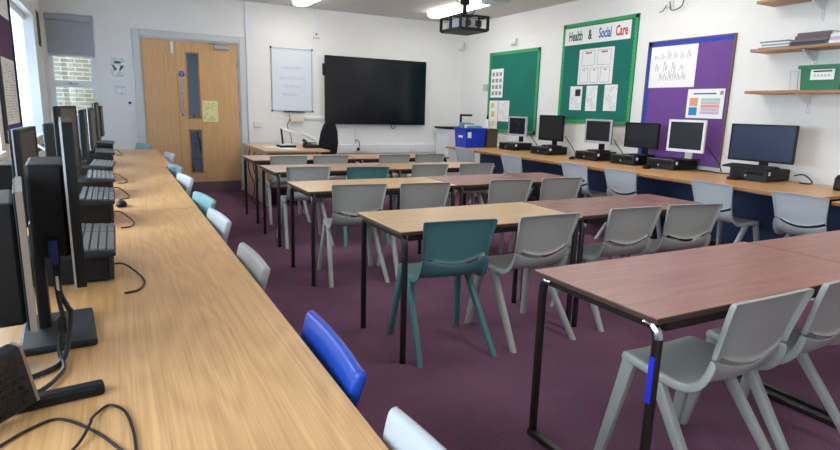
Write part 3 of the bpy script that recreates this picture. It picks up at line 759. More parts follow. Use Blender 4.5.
def make_chair(m, label, cat='chair'):
    t = thing('school_chair', label, cat)
    seat_rows = [(.205, .434, .180, 0, .004), (.175, .441, .192, 0, .008), (.09, .436, .196, 0, .010), (.0, .428, .197, 0, .010), (-.06, .426, .197, .004, .008), (-.105, .441, .196, .008, .010), (-.132, .473, .194, .012, .020), (-.145, .512, .190, .014, .036), (-.151, .550, .186, .014, .052)]
    baked(shell_mesh(seat_rows, True, False), 'seat', m, t)
    back_rows = [(-.1512, .5505, .186, .014, .052), (-.155, .574, .185, .014, .052), (-.161, .60, .187, .014, .040), (-.178, .665, .194, .010, .010), (-.191, .715, .200, .008, 0), (-.200, .745, .204, .008, -.002), (-.2035, .757, .202, .008, -.003)]
    baked(shell_mesh(back_rows, False, True, hole=(0, 3, 8), fl=.024), 'backrest', m, t)
    for sx in (-1, 1):
        for y_t, y_f in ((.165, .235), (.060, -.24)):
            mb = MB(); rings = []
            for q, z in ((0, .422), (.25, .31), (1, 0.001)):
                x = sx * (.176 + .042 * q); y = y_t + (y_f - y_t) * q
                hx, hy = .018 - .002 * q, .030 - .010 * q
                ring = []
                for k in range(12):
                    a = 2 * PI * k / 12; ca, sa = math.cos(a), math.sin(a)
                    ring.append((x + hx * math.copysign(abs(ca) ** .6, ca), y + hy * math.copysign(abs(sa) ** .6, sa), z))
                rings.append(ring)
            mb.hull(rings).build('leg', m, t, smooth=True)
    return t
protos = {}
def chair(kind, x, y, rz, label, group=None):
    """x, y: floor centre of the chair; facing +Y when rz = 0"""
    if kind not in protos:
        c = make_chair(M[kind], label); protos[kind] = c
        c.location = (x, y, 0); c.rotation_euler = (0, 0, rz)
        if group: c['group'] = group
        return c
    return dup(protos[kind], (x, y, 0), rz, label, group)
OFF = .208
def chair_top(kind, xt, yt, deg, label, group, ymax=None):
    """place by the middle of the backrest's top edge"""
    a = R(deg)
    xt *= 1.0434; yt = min(yt * 1.0434, ymax) if ymax else yt * 1.0434
    f = Vector((-math.sin(a), math.cos(a)))
    return chair(kind, xt + f.x * OFF, yt + f.y * OFF, a, label, group)
g = 'chairs along the table rows'
chair_top('grey', 1.746, .962, 0, 'grey plastic chair at the front table with the blue taped leg', g)
chair_top('grey', 2.238, .975, 2, 'grey plastic chair at the front table, nearer the shelves than its neighbour', g)
chair_top('teal', 1.467, 2.325, -6, 'dark teal plastic chair at the second table row', g, 2.435)
chair_top('grey', 2.003, 2.295, 0, 'grey plastic chair next to the teal chair in the second row', g, 2.435)
chair_top('grey', 2.665, 2.31, -3, 'third chair of the second row, grey, behind the front tables', g, 2.435)
chair_top('grey', 3.135, 2.27, -11, 'angled grey chair at the shelf end of the second row', g, 2.435)
chair_top('grey', 1.49, 3.71, -7, 'grey chair at the window end of the third row of tables', g, 3.88)
chair_top('grey', 1.985, 3.65, -5, 'grey chair second from the window end in the third row', g, 3.88)
chair_top('grey', 2.755, 3.64, -4, 'grey chair at the maroon table of the third row, toward the teal chair', g, 3.88)
chair_top('grey', 3.275, 3.63, -6, 'grey chair at the shelf end of the third row', g, 3.88)
chair_top('grey', 1.495, 5.06, -4, 'grey chair at the window end of the fourth row', g, 5.15)
chair_top('teal', 2.01, 4.80, -8, 'teal chair in the fourth row, seen over the third row of tables', g, 5.15)
chair_top('grey', 2.715, 4.905, -2, 'grey chair just past the teal one in the fourth row', g, 5.15)
chair_top('grey', 3.24, 4.87, -4, 'grey chair at the blue crate end of the fourth row', g, 5.15)
chair_top('grey', 1.615, 6.16, -3, 'grey chair at the door end of the furthest table row', g, 6.305)
chair_top('grey', 2.085, 6.12, -4, 'grey chair second from the door end in the furthest row', g, 6.305)
chair_top('grey', 2.865, 6.14, 0, 'grey chair third from the door end in the furthest row', g, 6.305)
chair_top('grey', 3.335, 6.06, 0, 'grey chair at the blue crate end of the furthest row', g, 6.305)
g = 'chairs along the wall computer desk'
for x, y, d, l in ((4.28, 6.76, -84, 'pale chair at the wall desk in front of the blue crate'), (4.275, 5.68, -90, 'pale chair at the wall desk under the green corner board'), (4.32, 4.62, -92, 'pale chair at the wall desk facing the silver screened computer'),
                   (4.32, 3.98, -90, 'pale chair at the wall desk facing the black monitor before the white one'), (4.32, 3.0, -96, 'pale chair at the wall desk turned between white monitor and wide screen'), (4.335, 2.31, -92, 'pale chair at the wall desk under the shelves')):
    chair_top('palegrey', x, y, d, l, g)
g = 'chairs along the window counter'
for k, x, y, d, l in (('palegrey', .412, .655, 92, 'pale grey chair pushed to the counter beside the blue chair'), ('blue', .412, 1.20, 88, 'bright blue plastic chair pushed to the oak counter'), ('grey', .405, 2.04, 91, 'grey chair pushed to the counter, next beyond the blue chair'),
                      ('palegrey', .414, 2.87, 94, 'pale chair pushed to the counter before the worktop join'), ('lightteal', .427, 3.50, 98, 'pale teal chair at the join of the counter tops'), ('palegrey', .427, 4.52, 98, 'pale chair pushed to the middle stretch of the counter'),
                      ('lightteal', .432, 5.32, 99, 'pale teal chair at the middle stretch of the counter'), ('palegrey', .487, 6.62, 98, 'pale chair near the door end of the counter'), ('lightteal', .30, 8.12, 112, 'pale teal chair past the end of the counter by the door')):
    chair_top(k, x, y, d, l, g)

# ------------------------------------------------------------------ tables
def table(x0, x1, y0, y1, top, label, h=.71, leg='leg_black', sled=False, tape=False, edge='edge', group='classroom tables'):
    t = thing('classroom_table', label, 'table', ((x0 + x1) / 2, (y0 + y1) / 2, 0), 0, group)
    hx, hy = (x1 - x0) / 2, (y1 - y0) / 2
    bx('tabletop', M[top], (-hx, hx, -hy, hy, h - .004, h), t, bev=.0015)
    bx('edge_band', M[edge], (-hx + .0005, hx - .0005, -hy + .0005, hy - .0005, h - .022, h - .0042), t, bev=.002)
    il, iy = .034, .018; s = .014; zt = h - .0225
    for sy in (-1, 1): bx('side_rail', M[leg], (-hx + il + .02, hx - il - .02, sy * (hy - iy) - .01, sy * (hy - iy) + .01, zt - .03, zt), t)
    for sx in (-1, 1):
        er = MB().box(sx * (hx - il) - .012, sx * (hx - il) + .012, -hy + iy + .04, hy - iy - .04, zt - .028, zt - .001, bev=.003); er.build('end_rail', M[leg], t)
        for sy in (-1, 1):
            x, y = sx * (hx - il), sy * (hy - iy)
            pts = [(x, y - sy * .06, zt - .014), (x, y - sy * .025, zt - .016), (x, y - sy * .008, zt - .030), (x, y, zt - .06), (x, y, .022 if sled else .012)]
            mb = MB(); rings = []
            pv = [Vector(p) for p in pts]
            for i, p in enumerate(pv):
                d = (pv[min(i + 1, len(pv) - 1)] - pv[max(i - 1, 0)]).normalized(); u = Vector((1, 0, 0)); w_ = d.cross(u).normalized()
                rings.append([p + u * s * a + w_ * s * b for a, b in ((-1, -.6), (-.6, -1), (.6, -1), (1, -.6), (1, .6), (.6, 1), (-.6, 1), (-1, .6))])
            L = mb.hull(rings).build('leg', M[leg], t, smooth=True)
            if not sled: MB().cyl(x, y, .0005, .014, .017, 12).build('foot_cap', M['black'], L)
            if sled:
                MB().tube([(x, y - sy * .05, zt - .012), (x, y - sy * .022, zt - .014), (x, y - sy * .004, zt - .032), (x, y + sy * .001, zt - .056)], .0162, 8).build('chrome_bend', M['chrome'], L, smooth=True)
            if tape and sx < 0 and sy < 0:
                bx('blue_tape', M['blue_tape'], (x - .0162, x - .0142, y - .010, y + .010, .42, .575), L)
        if sled: MB().box(sx * (hx - il) - .016, sx * (hx - il) + .016, -hy + .0, hy, .001, .028, bev=.004).build('sled_foot', M[leg], t)
    return t
table(1.405, 2.72, 1.095, 1.675, 'rosewood', 'front rosewood table with brown legs, one taped blue', leg='leg_brown', sled=True, tape=True)
table(2.73, 4.03, 1.085, 1.655, 'rosewood', 'front rosewood table running out of view under the shelves', leg='leg_brown', sled=True)
table(1.215, 2.415, 2.475, 3.055, 'beech', 'pale beech table in the second row with the teal chair')
table(2.425, 3.65, 2.50, 3.06, 'redwood', 'maroon table in the second row beside the wall desk')
table(1.19, 2.44, 3.93, 4.52, 'beech', 'pale beech table in the third row toward the windows')
table(2.455, 3.82, 3.93, 4.56, 'redwood', 'maroon table in the third row beside the wall desk')
table(1.26, 2.475, 5.20, 5.84, 'pinkbeech', 'brown topped table in the fourth row toward the door')
table(2.49, 3.70, 5.19, 5.76, 'beech', 'pale beech table in the fourth row toward the blue crate')
table(1.31, 2.54, 6.37, 7.02, 'pinkbeech', 'brown topped table in the furthest row toward the door')
table(2.555, 3.80, 6.37, 6.99, 'beech', 'pale beech table in the furthest row below the big screen')

# ------------------------------------------------------------------ counters
def worktop(x0, x1, y0, y1, z, label, modesty=None):
    t = thing('worktop_desk', label, 'desk')
    bx('top', M['oak_counter'], (x0, x1, y0, y1, z - .004, z), t, bev=.0015)
    bx('edge_band', M['edge_oak'], (x0 + .0005, x1 - .0005, y0 + .0005, y1 - .0005, z - .026, z - .0042), t, bev=.002)
    n = 2 if y1 - y0 < 2 else 3
    for k in range(n):
        y = y0 + .06 + (y1 - y0 - .12) * k / (n - 1)
        xx = (x0 + .10, -.12) if not modesty else (modesty + .04, x1 - .06)
        for x in xx: bx('leg', M['leg_black'], (x - .02, x + .02, y - .02, y + .02, .001, z - .0265), t, bev=.003)
    if modesty:
        bx('modesty_panel', M['navy'], (modesty, modesty + .018, y0 + .01, y1 - .01, .12, z - .0265), t)
        bx('support_rail', M['steel'], (x0 + .12, x0 + .15, y0 + .05, y1 - .05, z - .05, z - .0265), t)
    return t
ZL = .72
worktop(-.655, .388, .25, 3.445, ZL, 'oak counter along the windows at the loose cables end')
worktop(-.655, .390, 3.452, 5.80, ZL, 'middle oak counter section along the windows')
worktop(-.655, .452, 5.807, 8.02, ZL, 'far oak counter section ending by the door')
ZR = .745
worktop(4.59, 5.56, 5.34, 7.82, ZR, 'oak wall desk holding the blue crate and silver monitors', 5.25)
worktop(4.55, 5.56, 2.32, 5.33, ZR, 'oak wall desk holding the white monitor and wide screen', 5.22)
worktop(4.62, 5.56, .3, 2.24, ZR - .02, 'oak wall desk mostly out of view under the shelves', 5.25)

# ------------------------------------------------------------------ computers
def rect_ring(mb, y0, y1, z0, z1, b, x0, x1, bb=None):
    bb = b if bb is None else bb
    for d in ((y0, y1, z1 - b, z1), (y0, y1, z0, z0 + bb), (y0, y0 + b, z0 + bb, z1 - b), (y1 - b, y1, z0 + bb, z1 - b)): mb.box(x0, x1, *d)
    return mb
def monitor(x, y, z, wd, hgt, zlow, deg, label, bezel='black', back='black', bez=.018, chin=.022, tilt=0, base='plate', bulge=.05, screen='screen_matt', group=None, shadow=None, depth=.03, side=None, boxy=None, cover=.016, thick=.018):
    """faces -X when deg = 0; x,y,z = middle of the foot on its support; zlow = height of the panel's lower edge above z"""
    t = thing('computer_monitor', label, 'monitor', (x, y, z), R(deg), group)
    tm = Matrix.Translation((-.03, 0, zlow)) @ Matrix.Rotation(R(tilt), 4, 'Y') @ Matrix.Translation((.03, 0, -zlow))
    def panel(mb, name, m, par):
        o = mb.build(name, m, par); o.data.transform(tm); return o
    f = rect_ring(MB(), -wd / 2, wd / 2, zlow, zlow + hgt, bez, -.048, -.048 + thick, chin)
    b = panel(f, 'bezel', M[bezel], t)
    panel(MB().box(-.0455, -.042, -wd / 2 + bez, wd / 2 - bez, zlow + chin, zlow + hgt - bez), 'screen', M[screen], t)
    panel(MB().box(-.048 + thick, -.048 + thick + cover, -wd / 2 + .003, wd / 2 - .003, zlow + .003, zlow + hgt - .003, bev=min(.004, cover * .4)), 'back_cover', M[back], t)
    if boxy:
        panel(MB().box(-.048 + thick + cover, bulge, -wd * boxy[0], wd * boxy[0], zlow + boxy[1], zlow + boxy[2], bev=.008), 'rear_housing', M[back], t)
    else:
        panel(MB().hull([[(-.0145, -wd * .36, zlow + hgt * .15), (-.0145, wd * .36, zlow + hgt * .15), (-.0145, wd * .36, zlow + hgt * .9), (-.0145, -wd * .36, zlow + hgt * .9)],
                     [(-.0145 + bulge, -wd * .2, zlow + hgt * .25), (-.0145 + bulge, wd * .2, zlow + hgt * .25), (-.0145 + bulge, wd * .2, zlow + hgt * .7), (-.0145 + bulge, -wd * .2, zlow + hgt * .7)]]), 'rear_housing', M[back], t)
    if side:
        xs = -.048 + thick
        panel(rect_ring(MB(), -wd / 2 - .002, wd / 2 + .002, zlow - .002, zlow + hgt + .002, .0019, xs + .001, xs + .0055), 'side_strip', M[side], t)
    nk = bulge - .018
    bx('stand_neck', M[back if back != 'silver' else 'black'], (nk, nk + .026, -.04, .04, .012, zlow + hgt * .35), t, bev=.005)
    if base == 'back': MB().box(-.06 if z < .73 else .022, .10 if z < .73 else .14, -.085, .175, 0.0005, .018, bev=.006).build('stand_base', M['charcoal'], t)
    if base == 'plate': MB().box(-.09, .09, -.11, .11, 0.0005, .016, bev=.006).build('stand_base', M['charcoal' if back != 'silver' else 'silver'], t)
    elif base == 'round': MB().cyl(0, 0, .0005, .014, .10, 28, .09).build('stand_base', M['black'], t, smooth=True)
    elif base == 'bars': MB().box(-.150, .03, .178, .212, .0005, .024, bev=.006).box(-.02, .06, -.02, .02, .0005, .022, bev=.006).box(.0, .03, -.015, .20, .002, .020).build('stand_base', M['black'], t)
    bx('power_light', M['ink_blue' if bezel == 'black' else 'ink_black'], (-.0488, -.0481, wd / 2 - .05, wd / 2 - .042, zlow + .006, zlow + .012), b)
    return t
def desktop(x, y, z, label, wd=.34, dp=.36, hgt=.10, deg=0, sticker=True, group=None):
    """front faces -X when deg = 0; x = front face, y = middle"""
    t = thing('desktop_computer', label, 'computer', (x, y, z), R(deg), group)
    bx('case', M['black'], (.012, dp, -wd / 2, wd / 2, .006, hgt), t, bev=.004)
    fp = bx('front_panel', M['charcoal'], (0, .0118, -wd / 2, wd / 2, .006, hgt), t, bev=.003)
    bx('drive_slot', M['black_gloss'], (-.0012, -.0002, -wd / 2 + .03, .01, hgt * .55, hgt * .8), fp)
    bx('vent', M['black'], (-.0012, -.0002, .03, wd / 2 - .03, hgt * .2, hgt * .8), fp)
    MB().tube([(-.0002, 0.018, hgt * .42), (-.003, 0.018, hgt * .42)], .009, 14).build('power_button', M['silver'], fp)
    bx('top_edge', M['silver'], (-.0016, .011, -wd / 2 + .004, wd / 2 - .004, hgt + .0002, hgt + .002), fp)
    if sticker: bx('sticker', M['paper'], (.03, .065, -wd / 2 - .0012, -wd / 2 - .0002, hgt * .55, hgt * .85), t)
    f = MB()
    for a in (.03, dp - .04):
        for b in (-wd / 2 + .03, wd / 2 - .03): f.cyl(a, b, .0003, .006, .012, 10)
    f.build('rubber_foot', M['leg_black'], t)
    return t
def keyboard(x, y, z, label, deg=0, pale=True, group=None):
    """long side along Y, user side -X when deg=0"""
    t = thing('keyboard', label, 'keyboard', (x, y, z), R(deg), group)
    MB().hull([[(-.075, -.225, .0005), (.075, -.225, .0005), (.075, .225, .0005), (-.075, .225, .0005)], [(-.077, -.227, .008), (.077, -.227, .016), (.077, .227, .016), (-.077, .227, .008)], [(-.073, -.223, .014), (.073, -.223, .026), (.073, .223, .026), (-.073, .223, .014)]]).build('keyboard_body', M['black' if not pale else 'charcoal'], t)
    k = MB(); slope = math.atan2(.012, .146); mt = Matrix.Translation((0, 0, .0205)) @ Matrix.Rotation(-slope, 4, 'Y')
    for r in range(6):
        xx = -.062 + r * .0235 + (.004 if r == 5 else 0)
        blocks = [(-.215 + c * .0205, .0175) for c in range(4)] + [(-.126 + c * .0205, .0175) for c in range(3)] + [(-.057 + c * .0192, .0165) for c in range(14)]
        for yy, s_ in blocks:
            if r == 0 and -.02 < yy < .1: continue
            k.box(xx - .0092, xx + .0092, yy, yy + s_, .001, .007, mtx=mt)
        if r == 0: k.box(xx - .0092, xx + .0092, -.02, .115, .001, .007, mtx=mt)
    k.build('keys', M['keys' if pale else 'key_black'], t)
    return t
def mouse(x, y, z, deg, label):
    t = thing('computer_mouse', label, 'mouse', (x, y, z), R(deg))
    rings = []
    for q, sx, sz in ((-.055, .35, .4), (-.045, .8, .75), (-.01, 1, 1), (.03, .95, .85), (.05, .7, .55), (.056, .3, .3)):
        rings.append([(q, math.cos(2 * PI * k / 12) * .03 * sx, max(0.0008, .012 + math.sin(2 * PI * k / 12) * .024 * sz)) for k in range(12)])
    MB().hull(rings).build('shell', M['black'], t, smooth=True)
    bx('wheel', M['charcoal'], (.02, .036, -.003, .003, .024, .0385), t)
    return t
def cable(name, pts, r, label, m='cable', cat='cable', n=6):
    return tag(MB().tube(smooth_path(pts, n), r, 6).build(name, M[m], smooth=True), label, cat)

g = 'computers on the wall desk'
PCS = [(5.15, 6.98, 3, 'black desktop computer under the small silver monitor by the crate'), (5.10, 6.16, 3, 'black desktop computer under the tall black monitor'), (5.11, 5.29, 2, 'black desktop computer under the silver framed monitor below the lettered green board'),
       (5.15, 4.74, 3, 'black desktop computer under the black monitor beside the white one'), (5.16, 4.22, 2, 'black desktop computer under the white monitor'), (5.12, 3.215, 3, 'black desktop computer with a keyboard on it under the wide screen')]
pcs = [desktop(x, y, ZR + .0005, l, .34, .40 if y < 4.5 else .36, .108, d, group=g) for x, y, d, l in PCS]
zt = ZR + .1115
monitor(5.33, 6.92, zt, .405, .285, .10, 2, 'small silver framed monitor beside the blue crate', 'silver', 'silver', .022, .03)
monitor(5.33, 6.17, zt, .47, .345, .075, 2, 'tall black monitor below the two green boards', 'black', 'black', .02, .03)
monitor(5.33, 5.29, zt, .42, .295, .095, 3, 'silver framed monitor with black sides below the lettered green board', 'silver', 'black', .022, .032)
monitor(5.33, 4.62, zt, .455, .285, .085, 2, 'black monitor standing beside the white framed one', 'black', 'black', .016, .02)
monitor(5.33, 4.04, zt, .425, .335, .085, 3, 'white framed monitor in front of the purple board', 'whiteplastic', 'whiteplastic', .024, .03)
monitor(5.345, 3.24, zt, .60, .345, .055, 3, 'wide black monitor beneath the wall shelves', 'black', 'black', .014, .02, base='round', screen='screen_reflect')
keyboard(5.155, 3.22, zt, 'black keyboard lying on the computer under the wide screen', 3, False)
for x, y, d, l in ((5.03, 5.43, 20, 'black mouse on the wall desk by the silver monitor'), (5.06, 4.30, 10, 'black mouse in front of the white monitor'), (5.05, 3.30, -60, 'black mouse in front of the wide screen')):
    mouse(x, y, ZR + .0005, d, l)
for i, (y, l) in enumerate(((6.72, 'black cable behind the small silver monitor'), (5.95, 'black cable behind the tall black monitor'), (5.08, 'black cable behind the silver monitor'), (3.80, 'black cable behind the white monitor'))):
    cable('monitor_cable', [(5.40, y + .05, ZR + .26), (5.43, y + .01, ZR + .19), (5.48, y - .04, ZR + .10), (5.50, y - .07, ZR + .01)], .006, l)
cable('power_cable', [(5.46, 2.99, ZR + .06), (5.49, 2.93, ZR + .075), (5.50, 2.87, ZR + .04), (5.46, 2.83, ZR + .008), (5.40, 2.88, ZR + .007), (5.47, 2.94, ZR + .008)], .006, 'looped black power cable behind the wide screen computer')
cable('power_cable', [(5.47, 4.0, ZR + .01), (5.48, 3.85, ZR + .008), (5.43, 3.72, ZR + .008), (5.47, 3.62, ZR + .008), (5.51, 3.52, ZR + .008)], .006, 'black power cable lying on the desk beneath the purple board')
t = thing('desktop_speaker', 'black rounded speaker cut off by the frame at the end of the wall desk', 'speaker', (5.25, 2.485, ZR + .0005))
MB().hull([[(math.copysign(abs(math.cos(a_)) ** .6, math.cos(a_)) * r, math.copysign(abs(math.sin(a_)) ** .6, math.sin(a_)) * r, z) for a_ in [2 * PI * k / 20 for k in range(20)]] for z, r in ((0, .05), (.02, .055), (.10, .052), (.125, .04), (.13, .02))]).build('case', M['black'], t, smooth=True)
bx('grille', M['charcoal'], (-.0575, -.0545, -.035, .035, .02, .09), t)

# things at the far end of the wall desk
t = thing('storage_crate', 'blue plastic crate of papers at the end of the wall desk', 'crate')
open_box(MB(), 4.735, 5.10, 7.45, 7.80, ZR + .001, ZR + .30, .006, .018).build('tub', M['crate_blue'], t)
rm = MB(); zz = ZR + .30
for d in ((4.72, 4.735, 7.435, 7.815), (5.10, 5.115, 7.435, 7.815), (4.735, 5.10, 7.435, 7.45), (4.735, 5.10, 7.80, 7.815)): rm.box(d[0], d[1], d[2], d[3], zz - .03, zz)
rm.build('rim', M['crate_blue'], t)
bx('label_card', M['paper'], (4.742, 4.744, 7.56, 7.69, ZR + .15, ZR + .24), t)
bx('label_card', M['paper'], (4.765, 4.83, 7.449, 7.452, ZR + .15, ZR + .24), t)
zz = ZR + .02
for k, (m, y, l) in enumerate((('teal_paper', 7.50, 'pale teal folder standing in the blue crate'), ('paper', 7.56, 'white folder standing in the blue crate'), ('brown_paper', 7.63, 'brown folder standing in the blue crate'), ('teal_paper', 7.69, 'pale teal folder at the back of the blue crate'))):
    tag(bx('paper_folder', M[m], (4.78, 5.05 - .03 * k, y, y + .022, zz, ZR + .335 + .015 * k), bev=.002), l, 'folder')
tag(MB().box(4.80, 4.83, 7.74, 7.765, ZR + .03, ZR + .50, bev=.004).box(4.80, 5.02, 7.74, 7.765, ZR + .475, ZR + .505, bev=.004).build('bracket_arm', M['black']), 'black angled arm sticking up out of the blue crate', 'bracket')
tag(open_box(MB(), 5.13, 5.33, 7.46, 7.79, ZR + .001, ZR + .29, .005, .004).build('cardboard_box', M['cardboard']), 'brown box beside the blue crate', 'box')
t = thing('spray_bottle', 'white bottle with a dark cap standing behind the brown box', 'bottle', (5.23, 7.62, ZR + .0065))
MB().hull([[(math.cos(2 * PI * k / 20) * r, math.sin(2 * PI * k / 20) * r, z) for k in range(20)] for z, r in ((0, .038), (.01, .042), (.36, .042), (.41, .03), (.43, .018))]).build('bottle_body', M['whiteplastic'], t, smooth=True)
MB().cyl(0, 0, .4305, .485, .018, 16, .015).build('cap', M['black'], t, smooth=True)
t = thing('storage_cabinet', 'low white cabinet with a black top in the room corner', 'cabinet')
bx('body', M['trim'], (5.06, 5.56, 8.56, YB - .10, .06, .985), t, bev=.003)
bx('plinth', M['black'], (5.08, 5.54, 8.60, YB - .11, .001, .06), t)
bx('top', M['black'], (5.03, 5.57, 8.53, YB - .075, .9855, 1.02), t, bev=.003)
for a, b in ((5.07, 5.308), (5.312, 5.55)):
    d = bx('door', M['whiteplastic'], (a, b, 8.54, 8.5595, .07, .975), t, bev=.002)
    bx('handle', M['steel'], ((b - .04) if a < 5.2 else a + .03, (b - .03) if a < 5.2 else a + .04, 8.525, 8.5395, .55, .68), d)

# ------------------------------------------------------------------ teacher desk
t = thing('teacher_desk', 'pale wooden desk by the door carrying a document camera', 'desk')
bx('top', M['beech'], (1.67, 2.53, 7.36, 8.92, .71, .735), t, bev=.003)
for d in ((1.69, 1.715, 7.42, 8.88), (2.40, 2.425, 7.42, 8.88)): bx('side_panel', M['pinkbeech'], (*d, .001, .7095), t)
bx('front_panel', M['pinkbeech'], (1.716, 2.399, 7.48, 7.50, .25, .7095), t)
t = thing('document_camera', 'black and white document camera on the teacher desk', 'camera', (2.12, 8.0, .7355))
MB().box(-.13, .10, -.12, .12, .0005, .03, bev=.01).build('base', M['black'], t)
MB().box(-.11, .08, -.10, .10, .0302, .045, bev=.005).build('base_top', M['whiteplastic'], t)
MB().tube([(-.06, 0, .04), (-.08, 0, .26)], .014, 8).build('arm', M['black'], t)
MB().tube([(-.08, 0, .26), (.10, -.02, .20)], .016, 8).build('arm', M['whiteplastic'], t)
MB().box(-.12, .12, -.05, .03, .17, .21, bev=.008, mtx=Matrix.Translation((.22, -.02, -.02)) @ Matrix.Rotation(R(28), 4, 'Y')).build('camera_head', M['whiteplastic'], t)
t = thing('desk_phone', 'black desk telephone beside the document camera', 'telephone', (2.42, 7.85, .7355))
MB().hull([[(-.10, -.09, .001), (.10, -.09, .001), (.10, .09, .001), (-.10, .09, .001)], [(-.09, -.085, .03), (.09, -.085, .03), (.09, .085, .07), (-.09, .085, .07)]]).build('phone_body', M['black'], t)
MB().tube(smooth_path([(-.09, -.06, .055), (-.09, -.05, .085), (-.09, .05, .105), (-.09, .07, .085)], 4), .018, 8).build('handset', M['black'], t, smooth=True)
MB().box(.0, .07, -.06, .06, .0525, .056, mtx=Matrix.Rotation(R(0), 4, 'X')).build('label_strip', M['whiteplastic'], t)
for k, (x, y, l) in enumerate(((1.80, 7.9, 'loose white papers at the door side of the teacher desk'), (1.92, 7.55, 'white sheet near the front edge of the teacher desk'))):
    tag(bx('paper_sheet', M['paper'], (x, x + .21, y, y + .29, .7356, .739)), l, 'paper')
cable('desk_cable', [(2.44, yb - .06, 1.10), (2.38, yb - .10, 1.0), (2.36, 8.7, .86), (2.30, 8.4, .755), (2.24, 8.12, .76)], .006, 'thin dark cable from the cream box to the document camera')
cable('desk_cable', [(1.64, 8.2, .70), (1.60, 8.1, .45), (1.64, 7.95, .2), (1.58, 7.8, .02), (1.62, 7.6, .015)], .007, 'black cable hanging beside the teacher desk')
cable('desk_cable', [(1.645, 7.9, .68), (1.60, 7.8, .5), (1.645, 7.7, .3), (1.60, 7.62, .5), (1.645, 7.5, .69)], .007, 'looping black cable at the door side of the teacher desk', 'cable')
t = thing('office_chair', 'black fabric office chair behind the teacher desk', 'chair', (2.70, 8.32, 0), R(14))
rings = []
for z, w_, y in ((.60, .12, -.20), (.64, .155, -.215), (.78, .165, -.235), (.95, .14, -.255), (1.05, .10, -.265), (1.08, .07, -.268)):
    rings.append([(math.copysign(abs(math.cos(a)) ** .6, math.cos(a)) * w_, y + math.copysign(abs(math.sin(a)) ** .7, math.sin(a)) * .035, z) for a in [2 * PI * k / 20 for k in range(20)]])
MB().hull(rings).build('backrest', M['fabric_black'], t, smooth=True)
MB().box(-.17, .17, -.17, .18, .43, .51, bev=.035, seg=4).build('seat', M['fabric_black'], t, smooth=True)
MB().tube(smooth_path([(0, -.05, .42), (0, -.22, .42), (0, -.265, .55), (0, -.262, .75)], 5), .02, 8).build('back_bar', M['black'], t, smooth=True)
MB().cyl(0, 0, .10, .43, .028).build('gas_lift', M['black'], t, smooth=True)
for k in range(5):
    a = 2 * PI * k / 5
    l = MB().tube([(0, 0, .11), (math.cos(a) * .19, math.sin(a) * .19, .075)], [.028, .018], 8).build('leg', M['black'], t, smooth=True)
    MB().tube([(math.cos(a) * .19 - .02 * math.sin(a), math.sin(a) * .19 + .02 * math.cos(a), .03), (math.cos(a) * .19 + .02 * math.sin(a), math.sin(a) * .19 - .02 * math.cos(a), .03)], .029, 14).build('caster', M['black'], l, smooth=True)

# ------------------------------------------------------------------ window counter computers (screens face +X)
g = 'computers on the window counter'
LP = [(2.25, 'black desktop computer under the keyboard behind the flat plate monitor'), (3.27, 'black desktop computer in the second place along the window counter'), (4.12, 'black desktop computer in the third place along the window counter'), (4.95, 'black desktop computer in the fourth place along the window counter'), (6.05, 'black desktop computer near the door end of the window counter'), (7.35, 'black desktop computer last along the window counter')]
for y, l in LP: desktop(-.038, y, ZL + .0005, l, .34, .36, .105, 180, group=g)
zk = ZL + .1085
for y, l, d in ((2.21, 'pale grey keyboard lying on the computer behind the flat plate monitor', 180), (3.25, 'pale grey keyboard on the second window computer', 180), (4.10, 'pale grey keyboard on the third window computer', 181), (4.86, 'pale grey keyboard on the fourth window computer', 178), (6.10, 'pale grey keyboard near the door end of the counter', 182), (7.38, 'pale grey keyboard on the last window computer', 178)):
    keyboard(-.103, y, zk, l, d, True, 'keyboards on the window counter')
# the monitors along the counter
monitor(-.146, 1.69, ZL, .37, .385, .155, 184, 'black monitor with silver sides standing on a flat base plate', 'black', 'black', .016, .03, bulge=.055, thick=.020, base='back', side='silver', boxy=(.30, .06, .285), cover=.006)
monitor(-.230, 1.432, ZL, .26, .285, .13, 187, 'monitor seen edge on at the near end of the window counter', 'taupe', 'black', .014, .02, base='bars', bulge=.06, thick=.012, boxy=(.42, .01, .26), cover=.004)
monitor(-.343, 2.64, ZL, .37, .33, .15, 178, 'dark wide monitor standing nearer the window than the flat plate monitor', 'black', 'black', .015, .02, bulge=.05, side='silver', boxy=(.3, .05, .2))
monitor(-.248, 3.40, zk, .41, .335, .115, 173.6, 'monitor turned toward the room on the second window computer', 'black', 'black', .014, .02, bulge=.05, base='back', boxy=(.3, .06, .25))
monitor(-.215, 4.38, zk, .38, .30, .12, 180, 'monitor on the third window computer, seen edge on', 'black', 'black', .018, .02, base='back')
monitor(-.20, 5.19, zk, .38, .31, .11, 178, 'monitor on the fourth window computer, seen edge on', 'black', 'black', .018, .02, base='back', side='silver')
monitor(-.183, 6.18, zk, .38, .345, .115, 178, 'slim blue edged monitor near the door end of the counter', 'black', 'black', .018, .02, base='back', side='silver')
monitor(-.172, 7.49, zk, .38, .335, .085, 178, 'last slim monitor along the window counter', 'black', 'black', .018, .02, base='back', side='silver')
mouse(.0, 3.62, ZL + .0005, 90, 'black mouse on the counter beyond the second computer')
